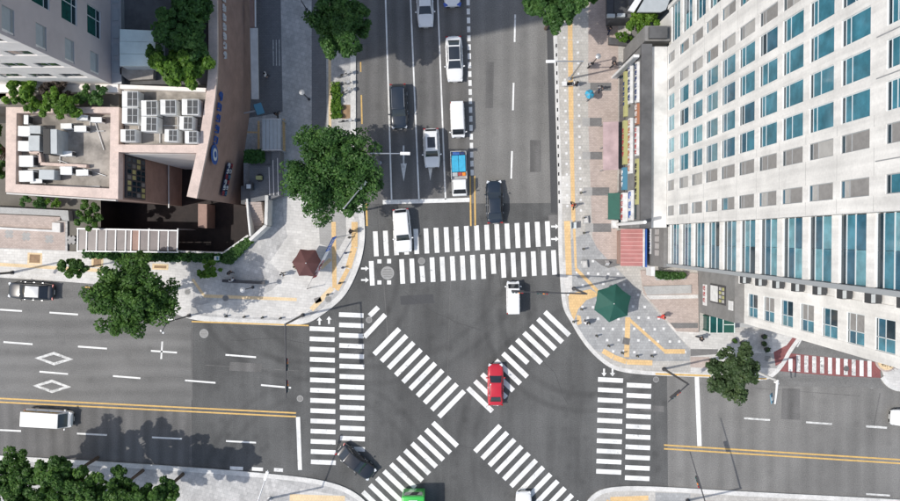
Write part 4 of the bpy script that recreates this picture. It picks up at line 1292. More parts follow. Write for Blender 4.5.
# red ribbed lean-to
rl = thing('red_roof_kiosk', 'lean-to shop with red ribbed metal roof and pale seams', 'shop', (*W(632,247), 0))
x0,y1 = W(621.5,229,3.0); x1,y0 = W(643,266,3.0)
MB().box(x0+.15, x1-.02, y0+.15, y1-.15, .05, 2.6).build('wall', 'brown_wall', rl)
n = 9
for k in range(n):
    a = y0+(y1-y0)*k/n; b = y0+(y1-y0)*(k+1)/n
    MB().add([(x0,a,2.65),(x1,a,3.2),(x1,b-.05,3.2),(x0,b-.05,2.65),(x0,a,2.6),(x1,a,3.15),(x1,b-.05,3.15),(x0,b-.05,2.6)],
             [(0,1,2,3),(7,6,5,4),(0,4,5,1),(1,5,6,2),(2,6,7,3),(3,7,4,0)]).build('roof_panel', 'roof_red', rl)
    MB().bar((x0,b-.025,2.68),(x1,b-.025,3.23),.05,.07).build('seam', 'roof_red_rib', rl)
MB().box(x1+.02, x1+.28, y0-.1, y1, 2.3, 3.5).build('sign_board', 'sign_blue', rl)
MB().box(x1-.1, x1+.018, y0-.1, y1, 3.25, 3.6).build('sign_edge', 'sign_white', rl)

# terraces south of the podium
te = tag(MB().prism(WL([(640,270),(697,273),(698,332),(676,331),(662,314),(643,293)]), .0, .32).build('stepped_terrace', 'pave_pink'), kind='structure')
MB().prism(WL([(642,286),(690,284.6),(690,293),(646,294.6)]), .321, .46).build('step', 'kerb_grey', te)
MB().prism(WL([(645,295),(697,294.4),(697,298),(649,299)]), .321, .40).build('step', 'kerb_stone', te)
MB().sheet(WL([(669,322.5),(697,322.5),(697,327.6),(674,328)]), .326).build('paving_band', 'pave_band', te)
MB().prism(WL([(650,270.5),(684,272),(684,279),(655,280)]), .322, .6).build('planter', 'kerb_grey', te)
# green kiosk
ki = thing('green_kiosk', 'dark green glazed kiosk with teal frame at the foot of the tower', 'kiosk', (*W(714,322), PH))
ki.location.z = .1
for ix in (-1,1):
    for iy in (-1,1):
        MB().box(ix*1.2-.07, ix*1.2+.07, iy*.75-.07, iy*.75+.07, 0, 2.2).build('post', 'awning_green', ki, world=False)
MB().box(-1.3,.1,-.85,.85,2.2,2.3).build('roof', 'glass_green', ki, world=False)
MB().box(.12,1.3,-.85,.85,2.2,2.28).build('roof', 'awning_green', ki, world=False)
for a in (-1.3,-.55,.1,1.28):
    MB().box(a-.04,a+.04,-.88,.88,2.301,2.36).build('roof_bar', 'roof_teal', ki, world=False)
MB().box(.2,1.25,-.04,.04,2.301,2.35).build('roof_bar', 'roof_teal', ki, world=False)
for iy in (-.75,.75):
    MB().box(-1.12,1.12,iy-.02,iy+.02,.1,2.1).build('side_pane', 'glass_green', ki, world=False)
MB().box(-1.22,-1.18,-.67,.67,.1,2.1).build('side_pane', 'glass_green', ki, world=False)
# shops at the top right
sh = thing('dark_roof_shop', 'low shop with dark blue-grey flat roof at the top edge', 'shop', (*W(617,0), 0))
MB().prism(WL([(612,-90),(636,-90),(634,17),(612,18)], 3.2), .05, 3.0).build('wall', 'grey_dark', sh)
MB().prism(WL([(607,-90),(614,-90),(614,18.5),(607,18.5)], 3.2), 2.9, 3.1).build('canopy', 'metal_dark', sh)
MB().prism(WL([(614.2,-90),(633,-90),(631,13),(614.2,13)], 3.2), 3.002, 3.2).build('roof', 'asphalt_new', sh)
for a in ((612,15.5),(622,15)):
    x,y = W(*a,3.4); MB().box(x-.5,x+.3,y-.2,y+.15,3.11,3.5).build('roof_unit','ac_grey',sh)
wc = thing('white_canopy', 'pair of white roof slabs beside the tower at the top edge', 'canopy', (*W(648,0), 0))
MB().prism(WL([(628,10),(644,-14),(650,-14),(634,12)], 5), 4.7, 5).build('slab', 'metal_white', wc)
MB().prism(WL([(637,12),(652,-14),(675,-14),(666,9.5),(661,12)], 5), 4.7, 5.0).build('slab', 'ac_grey', wc)
MB().prism(WL([(628,8),(670,8),(670,-90),(628,-90)], 4), .05, 4.2).build('wall', 'grey_dark', wc)
nb = thing('grey_side_wing', 'grey side wing between podium and glazed bay at top right', 'building', (20, 20, 0))
MB().box(18.6, 21.0, 18.75, 20.2, 0, 9.0).build('wall', 'grey_wall', nb)
MB().box(18.9, 20.6, 18.9, 20.0, 9.01, 9.5).build('roof_box', 'grey_dark', nb)
pl = thing('planter_box', 'grey planter box with bright shrubs at the north shop corner', 'planter', (*W(630,33), 0))
MB().prism(WL([(609,37),(632,40),(632,46),(609,44)], .7), .1, .7).build('box', 'grey_dark', pl)
MB().prism(WL([(632,14),(652,14),(652,40),(632,40)], .6), .1, .6).build('box', 'grey_wall', pl)

# ------------------------------------------------------------------ vegetation
def leaf_mesh(name, centres, radii, per, size, seed, squash=.8, flat=.0):
    """many small folded leaves spread through clumps; centres (n,3), radii (n,)"""
    r = np.random.default_rng(seed)
    n = len(centres)
    C = np.repeat(np.asarray(centres), per, axis=0); RR = np.repeat(np.asarray(radii), per)
    d = r.normal(size=(n*per,3)); d /= np.linalg.norm(d,axis=1)[:,None]
    rad = RR * r.uniform(.25,1.0,n*per)**.5
    pos = C + d*rad[:,None]*np.array([1,1,squash])
    N = n*per
    nor = d*.8 + r.normal(size=(N,3))*.6 + np.array([0,0,.75+flat]); nor /= np.linalg.norm(nor,axis=1)[:,None]
    t = r.normal(size=(N,3)); a = np.cross(nor, t); a /= np.linalg.norm(a,axis=1)[:,None]; b = np.cross(nor, a)
    s = size*r.uniform(.6,1.35,N)[:,None]
    v = np.empty((N,4,3))
    v[:,0] = pos - a*s; v[:,1] = pos + b*s*.55 + nor*s*.15; v[:,2] = pos + a*s; v[:,3] = pos - b*s*.55 + nor*s*.15
    me = bpy.data.meshes.new(name)
    me.vertices.add(N*4); me.vertices.foreach_set('co', v.reshape(-1))
    me.loops.add(N*4); me.loops.foreach_set('vertex_index', np.arange(N*4,dtype=np.int32))
    me.polygons.add(N); me.polygons.foreach_set('loop_start', np.arange(0,N*4,4,dtype=np.int32))
    me.polygons.foreach_set('loop_total', np.full(N,4,dtype=np.int32))
    me.update(); me.validate()
    return me

def tree(label, px, py, hc, rx, ry, rz, m, seed, zb=PH, nclump=60, per=110, lsize=.17, name='street_tree', cat='tree', group=None, shape='round', holes=.0, trunk_r=.16):
    """px,py = where the middle of the crown shows; hc = its height; rx, ry radii in px of the picture, rz in metres"""
    r = random.Random(seed)
    cx, cy = W(px, py, hc)
    k = (CAM_H-hc)/FPX
    ax, ay = rx*k, ry*k
    o = thing(name, label, cat, (cx, cy, zb), 0, group)
    hh = hc - zb
    cs, rs = [], []
    nb = max(7, nclump//8)
    boughs = []
    for q in range(nb):
        a = q*2.39996 + r.uniform(-.35,.35)
        f = math.sqrt((q+.6)/nb)*r.uniform(.80,1.06)*.80
        zz = math.sqrt(max(0,1-f*f))*rz*r.uniform(.1,.85) - rz*.12
        boughs.append((math.cos(a)*f*ax, math.sin(a)*f*ay, zz, min(ax,ay)*(r.uniform(.24,.40) if nclump > 50 else r.uniform(.34,.52))))
    while len(cs) < nclump:
        bx0, by0, bz0, br = boughs[len(cs) % nb] if r.random() < .92 else (r.uniform(-.5,.5)*ax, r.uniform(-.5,.5)*ay, -rz*.1, min(ax,ay)*.3)
        u = Vector((r.gauss(0,1), r.gauss(0,1), r.gauss(0,1))).normalized()
        f = r.uniform(.2,1)**.5
        cs.append((bx0+u.x*br*f, by0+u.y*br*f, hh+bz0+u.z*br*f*.8)); rs.append(br*r.uniform(.36,.66))
    me = leaf_mesh('crown', cs, rs, per, lsize, seed)
    put('crown', me, m, o)
    g = MB()
    top = (r.uniform(-.2,.2), r.uniform(-.2,.2), hh+rz*.3)
    g.tube([(0,0,-.05),(.03,.02,hh*.35),(r.uniform(-.1,.1),r.uniform(-.1,.1),hh*.7),top], [trunk_r*1.25,trunk_r,trunk_r*.75,trunk_r*.25], 8)
    for q in range(min(10,nclump)):
        c = cs[q*(nclump//10) if nclump >= 10 else q]
        z0 = hh*r.uniform(.45,.75)
        mid = (c[0]*.45, c[1]*.45, z0+(c[2]-z0)*.6)
        g.tube([(0,0,z0),mid,(c[0]*.9,c[1]*.9,c[2])], [trunk_r*.5,trunk_r*.33,trunk_r*.1], 5)
    g.build('trunk', 'bark', o, world=False)
    return o

tree('large broad tree with dense green crown at the plaza edge beside the stop line', 335, 173, 8.4, 49, 50, 3.2, 'leaf_street', 11, nclump=230, per=160, lsize=.15, trunk_r=.24)
tree('green street tree on the sidewalk at the top, left of the waiting lanes', 341, 25, 9, 31, 36, 3.2, 'leaf_street', 12, nclump=160, per=150, lsize=.15)
tree('large deep green tree overhanging the west arm of the road', 132, 297, 8.3, 43, 37, 3.0, 'leaf_dark', 13, nclump=190, per=150, lsize=.16, trunk_r=.2)
tree('small round tree in its pit on the west sidewalk beside the black sedan', 73, 268, 4.5, 17, 12, 1.3, 'leaf_dark', 14, nclump=32, per=90, lsize=.16, trunk_r=.08)
tree('small bright bush tree next to the hedge on the west sidewalk', 209, 270, 2.2, 13, 11, 1.0, 'leaf_bright', 15, nclump=26, per=80, lsize=.15, trunk_r=.07)
tree('small green tree above the large deep green tree by the hedge', 140, 262, 3.4, 18, 11, 1.2, 'leaf_dark', 16, nclump=30, per=90, lsize=.16, trunk_r=.08)
tree('olive green street tree in front of the tower by the east road', 733, 371, 6.5, 27, 31, 2.6, 'leaf_olive', 17, nclump=110, per=110, lsize=.15)
tree('dark green street tree at the top of the east sidewalk', 557, 4, 8.5, 31, 25, 3.0, 'leaf_street', 18, nclump=150, per=150, lsize=.15)
tree('dark green tree reaching in from the top edge over the east sidewalk', 585, -12, 8, 24, 22, 2.6, 'leaf_street', 19, nclump=60, per=120, lsize=.19)
tree('bright shrub tree in the grey planter at the north shop corner', 641, 24, 2.6, 19, 18, 1.3, 'leaf_bright', 20, zb=.5, nclump=34, per=90, lsize=.15, trunk_r=.06)
tree('low bright shrub row at the end of the north planter', 622, 38, 1.4, 14, 7, .5, 'leaf_bright', 21, zb=.5, nclump=18, per=80, lsize=.13, trunk_r=.04, name='shrub', cat='shrub')
# roof garden
tree('dark leafy tree on the roof garden in the tower shade', 186, 22, 13.6, 29, 36, 2.2, 'leaf_street', 31, zb=10.6, nclump=110, per=130, lsize=.20, name='roof_tree', group='roof garden trees')
tree('bright green tree at the sunny end of the roof garden', 182, 67, 13.2, 29, 24, 1.7, 'leaf_bright', 32, zb=10.6, nclump=90, per=120, lsize=.19, name='roof_tree', group='roof garden trees')
tree('leafy green tree between the dark and the bright roof garden trees', 193, 42, 13.4, 17, 20, 1.8, 'leaf_street', 39, zb=10.6, nclump=45, per=110, lsize=.18, name='roof_tree', group='roof garden trees')
tree('dark spreading sapling leaning over the pale teal hut', 157, 54, 13.5, 11, 9, 1.0, 'leaf_dark', 33, zb=10.6, nclump=18, per=60, lsize=.2, name='roof_tree', group='roof garden trees', trunk_r=.06)
tree('deep green tree at the very top of the roof garden', 186, -12, 13.5, 25, 20, 1.8, 'leaf_dark', 34, zb=10.6, nclump=45, per=110, lsize=.2, name='roof_tree', group='roof garden trees')
tree('bushy green shrub at the left end of the roof bed', 25, 94, 12, 21, 18, 1.2, 'leaf_bright', 35, zb=10.4, nclump=36, per=90, lsize=.17, name='shrub', cat='shrub', group='roof bed shrubs', trunk_r=.06)
tree('brown dry shrub in the middle of the roof bed under the white face', 56, 90, 11.8, 20, 12, .8, 'leaf_dry', 36, zb=10.4, nclump=30, per=80, lsize=.16, name='shrub', cat='shrub', group='roof bed shrubs', trunk_r=.06)
tree('bright green shrub hanging over the beige roof units', 62, 105, 12.6, 27, 15, .9, 'leaf_bright', 37, zb=10.4, nclump=40, per=90, lsize=.17, name='shrub', cat='shrub', group='roof bed shrubs', trunk_r=.06)
tree('green shrub at the right end of the roof bed', 93, 97, 11.8, 21, 12, .8, 'leaf_street', 38, zb=10.4, nclump=30, per=80, lsize=.16, name='shrub', cat='shrub', group='roof bed shrubs', trunk_r=.06)
# court and walkway planting
tree('low shrub behind the grey planter wall, left one', 36, 201, 1.4, 21, 9, .7, 'leaf_street', 41, zb=.0, nclump=24, per=80, lsize=.15, name='shrub', cat='shrub', group='shrubs by the court', trunk_r=.05)
tree('yellowish low shrub behind the grey planter wall, right one', 53, 203, 1.3, 11, 6, .6, 'leaf_bright', 42, zb=.0, nclump=18, per=70, lsize=.14, name='shrub', cat='shrub', group='shrubs by the court', trunk_r=.05)
tree('dark upright shrub at the head of the glazed canopy', 89, 216, 2.2, 14, 16, 1.0, 'leaf_dark', 43, zb=.0, nclump=28, per=80, lsize=.16, name='shrub', cat='shrub', group='shrubs by the court', trunk_r=.05)
# south-west block
for i, (px_, py_, rx_, ry_, t_) in enumerate(((12,484,35,29,'at the bottom left corner'),(62,480,33,28,'second from the bottom left corner'),(112,494,32,27,'third along the south-west sidewalk'),(156,498,24,22,'rightmost of the south-west row'),(40,520,36,26,'behind the front row at the bottom left'))):
    tree('dense green tree '+t_, px_, py_, 7.5, rx_*1.1, ry_*1.1, 2.6, 'leaf_dark', 50+i, nclump=110, per=140, lsize=.165, group='trees of the south-west block')
tree('dark green shrub mass at the far left edge behind the beige roof', -6, 150, 6, 16, 45, 2.2, 'leaf_dark', 58, zb=-.06, nclump=50, per=90, lsize=.2, name='hedge_tree', cat='tree')

def hedge(label, poly, h, m, seed, n, zb=PH, size=.12, name='hedge'):
    P = WL(poly)
    xs = [p[0] for p in P]; ys = [p[1] for p in P]
    c = (sum(xs)/len(xs), sum(ys)/len(ys))
    r = random.Random(seed)
    def inside(x, y):
        k = False; j = len(P)-1
        for i in range(len(P)):
            if (P[i][1] > y) != (P[j][1] > y) and x < (P[j][0]-P[i][0])*(y-P[i][1])/(P[j][1]-P[i][1])+P[i][0]: k = not k
            j = i
        return k
    cs = []
    while len(cs) < n:
        x, y = r.uniform(min(xs),max(xs)), r.uniform(min(ys),max(ys))
        if inside(x, y): cs.append((x-c[0], y-c[1], h*r.uniform(.35,.95)))
    o = thing(name, label, 'hedge', (c[0], c[1], zb))
    put('foliage', leaf_mesh('foliage', cs, [.22]*n, 30, size, seed), m, o)
    MB().prism([(p[0]-c[0], p[1]-c[1]) for p in shrink(P, .93)], -.05, h*.55).build('twigs', 'leaf_hedge', o, world=False)
    return o
hedge('clipped dark hedge strip below the glazed canopy', [(85,249.5),(178,253),(223,254.5),(222,261),(180,260.5),(120,259),(87,256.5)], .8, 'leaf_hedge', 61, 420)
hedge('triangular green hedge bed along the diagonal court parapet', [(226,254.4),(247.5,238.2),(253,241.5),(233,263),(224,261.5)], .6, 'leaf_street', 62, 260)
hedge('dark green planter bed on the shaded terrace', [(251.5,153.5),(269,153.5),(269,164),(251.5,164)], .4, 'leaf_hedge', 66, 150, 2.2)
hedge('small green planting by the tower steps', [(652,272),(682,273.2),(682,277.5),(657,277.8)], .5, 'leaf_street', 63, 130, .6)
hedge('leafy planting strip with bikes on the north-west sidewalk', [(332,84),(341,84),(342,118),(333,118)], .5, 'leaf_bright', 64, 70)

# ------------------------------------------------------------------ vehicles
def loft_body(L, Wd, prof, zb, seg_top):
    """prof: list of (t, halfwidth factor, top z)"""
    g = MB(); vs = []; m = 9
    for t, wf, zt in prof:
        w_ = Wd/2*wf; x = t*L
        h_ = zt-zb
        half = [(0,zb),(w_*.86,zb),(w_*.97,zb+h_*.25),(w_,zb+h_*.5),(w_*.985,zb+h_*.78),(w_*.9,zb+h_*.95),(w_*.7,zt),(w_*.35,zt+.012),(0,zt+.018)]
        for y, z in half: vs.append((x, y, z))
        for y, z in half[-2:0:-1]: vs.append((x, -y, z))
    n = 2*m-2; k = len(prof)
    fs = []
    for i in range(k-1):
        for j in range(n):
            j2 = (j+1) % n
            fs.append((i*n+j, i*n+j2, (i+1)*n+j2, (i+1)*n+j))
    fs.append(tuple(range(n-1,-1,-1))); fs.append(tuple((k-1)*n+j for j in range(n)))
    return g.add(vs, fs)

def bil(q, u0, u1, v0, v1, nrm, off, nu=4, nv=4, bulge=0.0):
    """patch on the quad q (a,b,c,d: a->b = u, a->d = v)"""
    a, b, c, d = [Vector(p) for p in q]
    vs = []; fs = []
    for i in range(nv+1):
        v = v0+(v1-v0)*i/nv
        for j in range(nu+1):
            u = u0+(u1-u0)*j/nu
            p = (a*(1-u)+b*u)*(1-v) + (d*(1-u)+c*u)*v
            vs.append(p + nrm*(off + bulge*math.sin(math.pi*u)*math.sin(math.pi*max(.0,min(1,v)))))
    for i in range(nv):
        for j in range(nu):
            fs.append((i*(nu+1)+j, i*(nu+1)+j+1, (i+1)*(nu+1)+j+1, (i+1)*(nu+1)+j))
    return MB().add(vs, fs)

KIND = {
 'sedan': dict(prof=[(-.5,.62,.70),(-.488,.80,.84),(-.45,.92,.93),(-.36,.98,.965),(-.15,1,.95),(.1,1,.95),(.22,.985,.95),(.34,.96,.89),(.43,.90,.80),(.48,.78,.70),(.497,.60,.60)],
               cab=(-.415,-.255,.065,.235), zc=.92),
 'suv': dict(prof=[(-.5,.72,.86),(-.49,.86,.98),(-.45,.95,1.04),(-.3,.99,1.05),(-.1,1,1.04),(.1,1,1.04),(.24,.985,1.06),(.36,.96,1.0),(.44,.90,.92),(.485,.78,.80),(.498,.62,.70)],
             cab=(-.485,-.40,.095,.245), zc=1.0),
 'van': dict(prof=[(-.5,.90,1.0),(-.495,.95,1.05),(-.4,.99,1.08),(-.1,1,1.08),(.2,1,1.08),(.36,.985,1.08),(.43,.95,1.02),(.475,.88,.9),(.497,.74,.76)],
             cab=(-.495,-.485,.30,.43), zc=1.03),
}
wheel_cache = {}
def wheel(parent, x, y, r, side):
    w_ = thing_part('wheel', parent, (x, y, r))
    key = round(r,2)
    if key not in wheel_cache:
        t = MB().tube([(0,-.1,0),(0,-.08,0),(0,.08,0),(0,.1,0)], [r*.9,r,r,r*.9], 18)
        ri = MB().tube([(0,-.105,0),(0,.105,0)], [r*.62,r*.62], 14)
        for k in range(5):
            a = 2*math.pi*k/5
            ri.obox((r*.3*math.cos(a),0,r*.3*math.sin(a)),(r*.5,.225,.05),0,0,-a)
        me1, me2 = t.mesh('tyre'), ri.mesh('rim')
        me1.materials.append(M['rubber']); me2.materials.append(M['metal_steel'])
        wheel_cache[key] = (me1, me2)
    me1, me2 = wheel_cache[key]
    put('tyre', me1, None, w_); put('rim', me2, None, w_)
def thing_part(name, parent, loc):
    o = bpy.data.objects.new(name, None); o.empty_display_size = .1
    COL.objects.link(o); o.parent = parent; o.location = loc
    return o

def car(name, label, cat, px, py, ang, L, Wd, Hh, paint, kind='sedan', roof=None, sunroof=False, rails=False, group=None, hood=None):
    K = KIND[kind]
    x, y = W(px, py, .7)
    o = thing(name, label, cat, (x, y, .0), ang, group)
    o.location.z = .006
    s = Hh/{'sedan':1.45,'suv':1.68,'van':1.92}[kind]
    prof = [(t, wf, zt*s) for t, wf, zt in K['prof']]
    body = loft_body(L, Wd, prof, .22, 0).build('body', 'paint_'+paint, o, True, False)
    md = body.modifiers.new('smooth', 'SUBSURF'); md.levels = 1; md.render_levels = 1
    b0, t0, t1, b1 = [v*L for v in K['cab']]
    zc = K['zc']*s - .04; zt = Hh
    wb, wt = Wd/2*.90, Wd/2*(.70 if kind == 'sedan' else (.76 if kind == 'suv' else .84))
    base = [(b0,-wb*.93,zc),(b1,-wb*.93,zc),(b1,wb*.93,zc),(b0,wb*.93,zc)]
    top = [(t0,-wt,zt-.05),(t1,-wt,zt-.04),(t1,wt,zt-.04),(t0,wt,zt-.05)]
    g = MB().add(base+top, [(3,2,1,0),(4,5,6,7),(0,1,5,4),(1,2,6,5),(2,3,7,6),(3,0,4,7)])
    cabin = g.build('cabin', 'paint_'+paint, o, True, False, bevel=.07)
    # domed roof skin
    q = [top[0],top[1],top[2],top[3]]
    rf = bil(q, .06,.94,.06,.94, Vector((0,0,1)), .012, 8, 6, .045).build('roof', roof or ('paint_'+paint), o, True, False)
    if sunroof:
        bil(q, .30,.84,.2,.8, Vector((0,0,1)), .045, 4, 4, .022).build('sunroof', 'car_glass', o, True, False)
    if rails:
        for v in (.05,.95):
            a = Vector(q[0]).lerp(Vector(q[3]), v); b = Vector(q[1]).lerp(Vector(q[2]), v)
            MB().tube([a+Vector((.2,0,.05)), a.lerp(b,.5)+Vector((0,0,.075)), b+Vector((-.2,0,.05))], .025, 6).build('roof_rail', 'metal_steel', o, False, False)
    def face(idx, name_, u0,u1,v0,v1, bulge=.03):
        pts = [Vector((base+top)[i]) for i in idx]
        nrm = (pts[1]-pts[0]).cross(pts[3]-pts[0]).normalized()
        c = sum(pts, Vector())/4
        if nrm.dot(c-Vector(((b0+b1)/2,0,zc))) < 0: nrm = -nrm
        bil(pts, u0,u1,v0,v1, nrm, .012, 5, 3, bulge).build(name_, 'car_glass', o, True, False)
    face((1,2,6,5), 'windshield', .05,.95,.06,.97)
    face((3,0,4,7), 'rear_window', .10,.90,.22 if kind!='sedan' else .06,.93)
    for idx in ((0,1,5,4),(2,3,7,6)):
        if kind == 'van':
            spans = ((.03,.34),(.37,.66),(.69,.93)) if idx[0] == 0 else ((.07,.31),(.34,.63),(.66,.97))
            for a, b in spans: face(idx, 'side_window', a, b, .25,.88, .01)
        else:
            face(idx, 'side_window', .13,.48,.25,.92, .01); face(idx, 'side_window', .52,.87,.25,.92, .01)
    r = .31 if Hh < 1.6 else .345
    for sx in (-1,1):
        for sy in (-1,1):
            wheel(o, sx*L*.295, sy*(Wd/2-.12), r, sy)
    zt_ = prof[-3][2]
    for sy in (-1,1):
        MB().obox((L*.462, sy*Wd*.345, prof[-2][2]*.95),(.30,.30,.12),sy*-.35,0,.2).build('headlight','lamp_clear',o,False,False,bevel=.03)
        MB().obox((-L*.478, sy*Wd*.36, prof[1][2]*.93),(.14,.34,.14),sy*.3).build('tail_light','lamp_red',o,False,False,bevel=.03)
        MB().obox((b1-.28, sy*(Wd/2+.07), zc+.10),(.13,.20,.13),sy*.2).build('mirror', 'paint_'+paint, o, True, False, bevel=.03)
    MB().obox((L*.492,0,.42),(.06,Wd*.62,.2)).build('grille','black',o,False,False)
    MB().obox((L*.502,0,.40),(.02,.5,.11)).build('number_plate','sign_white',o,False,False)
    MB().obox((-L*.503,0,.62),(.02,.5,.11)).build('number_plate','sign_white',o,False,False)
    def ztop(x):
        t = x/L
        for (ta,_,za),(tb,_,zb2) in zip(prof[:-1],prof[1:]):
            if ta <= t <= tb: return za+(zb2-za)*(t-ta)/(tb-ta)
        return prof[0][2]
    if kind != 'van':
        for sy in (-1,1):
            xa, xb = b1-.12, L*.455
            MB().bar((xa,sy*Wd*.40,ztop(xa)-.028),(xb,sy*Wd*.33,ztop(xb)-.01),.018,.03).build('hood_seam','black',o,False,False)
    for xs in ((-.02,.17,-.21) if kind != 'van' else (.30,.02,-.25)):
        for sy in (-1,1):
            MB().bar((xs*L,sy*(Wd/2-.03),.36),(xs*L,sy*(Wd/2-.055),ztop(xs*L)-.06),.018,.05).build('door_seam','black',o,False,False)
            MB().obox((xs*L-.22,sy*(Wd/2-.0),ztop(xs*L)-.2),(.16,.04,.035)).build('door_handle','metal_steel',o,False,False)
    for k in (-1,1):
        MB().bar((b1-.02, k*.1+.25*k, zc+.035),(b1-.22, k*.1-.1, zc+.16),.022).build('wiper','black',o,False,False)
    return o
DN, UP, LT, RT = -math.pi/2+.04, math.pi/2+.03, math.pi-.06, -.06
WC = 'white cars on the north arm'
car('white_sedan', 'white sedan at the top edge waiting in the middle lane', 'car', 425, 5, DN, 4.7, 1.82, 1.45, 'white', 'sedan', group=WC)
pc_ = car('patrol_car', 'white car with blue bumper corners cut by the top edge', 'car', 451.5, -16, DN, 4.8, 1.86, 1.47, 'white', 'sedan')
for sy in (-1,1):
    MB().obox((2.15, sy*.72, .60),(.42,.42,.34),sy*-.3).build('bumper_corner','paint_blue',pc_,False,False,bevel=.06)
car('white_sedan', 'white sedan with black panoramic roof in the lane beside the dashed centre blocks', 'car', 454.3, 59, DN, 4.85, 1.86, 1.46, 'white', 'sedan', roof='car_glass', group=WC)
car('black_minivan', 'black high-roofed car waiting in the left lane', 'car', 398.7, 106.5, DN, 4.75, 1.9, 1.72, 'navy', 'suv', rails=True)
car('white_minivan', 'plain white small van waiting behind the blue-loaded truck', 'van', 457.6, 120, DN, 3.75, 1.56, 1.85, 'white', 'van')
car('white_suv', 'white sport utility car with dark sunroof in the middle lane at the arrow', 'car', 431.6, 148, DN, 4.15, 1.78, 1.62, 'white', 'suv', sunroof=True, rails=True, group=WC)
car('black_sedan', 'black sedan leaving north just above the crossing', 'car', 494.5, 202, UP, 4.6, 1.84, 1.47, 'navy', 'sedan')
car('white_suv', 'white hatchback rolling over the north crossing', 'car', 402.5, 230.5, DN+.05, 4.65, 1.88, 1.62, 'white', 'suv', group=WC)
car('white_van', 'narrow white van in the middle of the junction heading north', 'van', 513, 297.5, UP-.02, 3.45, 1.46, 1.9, 'white', 'van')
car('red_sedan', 'red sedan on the diagonal crossing in the middle of the junction', 'car', 495.5, 384.5, UP-.03, 4.5, 1.75, 1.45, 'red', 'sedan')
car('black_sedan', 'black sedan with sky sheen painted on its roof on the west arm at the left edge', 'car', 31, 291, LT, 4.95, 1.88, 1.46, 'black', 'sedan', roof='paint_silver')  # pale roof colour stands in for sky reflected on black paint
car('white_van', 'large white van on the west arm below the yellow centre line', 'van', 49, 418, RT, 5.1, 1.9, 1.92, 'white', 'van')
car('white_sedan', 'white sedan entering from the right edge on the east arm', 'car', 913, 418.5, LT, 4.8, 1.84, 1.46, 'white', 'sedan')
car('white_sedan', 'white sedan at the bottom edge coming up the south arm', 'car', 524, 513, UP, 4.7, 1.82, 1.46, 'white', 'sedan')
car('black_sedan', 'black sedan turning on the west crossing near the south-west corner', 'car', 356, 462, R(-40), 4.6, 1.82, 1.45, 'black', 'sedan')

# cargo truck
tx, ty = W(459, 174.5, .8)
tr = thing('cargo_truck', 'small white cargo truck loaded with blue sheets, first at the stop line', 'truck', (tx, ty, .006), DN)
prof = [(-.5,.96,.95),(-.49,1,1.02),(-.1,1,1.05),(.25,.99,1.05),(.42,.97,1.0),(.49,.90,.82),(.5,.8,.7)]
g = loft_body(1.75, 1.66, prof, .35, 0); g.v = [(a+1.42,b,c) for a,b,c in g.v]
g.build('cab_lower', 'paint_white', tr, True, False)
base = [(.56,-.78,1.0),(2.1,-.78,1.0),(2.1,.78,1.0),(.56,.78,1.0)]; top = [(.62,-.68,1.9),(1.62,-.68,1.9),(1.62,.68,1.9),(.62,.68,1.9)]
MB().add(base+top, [(3,2,1,0),(4,5,6,7),(0,1,5,4),(1,2,6,5),(2,3,7,6),(3,0,4,7)]).build('cab', 'paint_white', tr, True, False, bevel=.06)
pts = [Vector(p) for p in (base[1],base[2],top[2],top[1])]
bil(pts,.06,.94,.1,.93,Vector((.88,0,.47)),.014,5,3,.03).build('windshield','car_glass',tr,True,False)
for sy in (-1,1):
    i0, i1 = ((0,1) if sy < 0 else (3,2))
    bil([Vector(base[i0]),Vector(base[i1]),Vector(top[i1]),Vector(top[i0])],.2,.85,.2,.9,Vector((0,sy,.1)),.012,3,3).build('side_window','car_glass',tr,True,False)
    MB().obox((2.2,sy*.62,.72),(.16,.28,.16)).build('headlight','lamp_clear',tr,False,False,bevel=.02)
    MB().obox((1.9,sy*.98,1.35),(.1,.2,.3)).build('mirror','black',tr,False,False,bevel=.02)
    for sx in (-1.35,1.55): wheel(tr, sx, sy*.68, .31, sy)
MB().box(-2.42,.5,-.82,.82,.55,.7).build('bed','metal_grey',tr,False,False)
for yy in (-.84,.80): MB().box(-2.42,.5,yy,yy+.04,.701,1.1).build('bed_side','metal_white',tr,False,False)
MB().box(-2.46,-2.42,-.82,.82,.70,1.1).build('tailgate','metal_white',tr,False,False)
ld = thing('blue_load', 'stack of bright blue sheets on the truck bed', 'cargo', (tx, ty, .71), DN)
for k, yy in enumerate((-.72,.02)):
    MB().box(-2.0,-.25,yy,yy+.70,0,.55+.04*k).build('sheet_stack','tarp_blue',ld,False,False,bevel=.03)
MB().box(-2.36,-2.03,-.6,.15,0,.6).build('bundle','tarp_dark',ld,False,False,bevel=.06)
MB().box(-2.33,-2.05,.2,.66,0,.5).build('bundle','sign_navy',ld,False,False,bevel=.05)
MB().box(-.2,.15,-.1,.3,0,.55).build('crate','sign_red',ld,False,False,bevel=.03)
MB().box(-.18,.18,.34,.7,0,.5).build('crate','lamp_orange',ld,False,False,bevel=.03)
MB().box(-.2,.2,-.7,-.15,0,.45).build('crate','ac_grey',ld,False,False,bevel=.03)
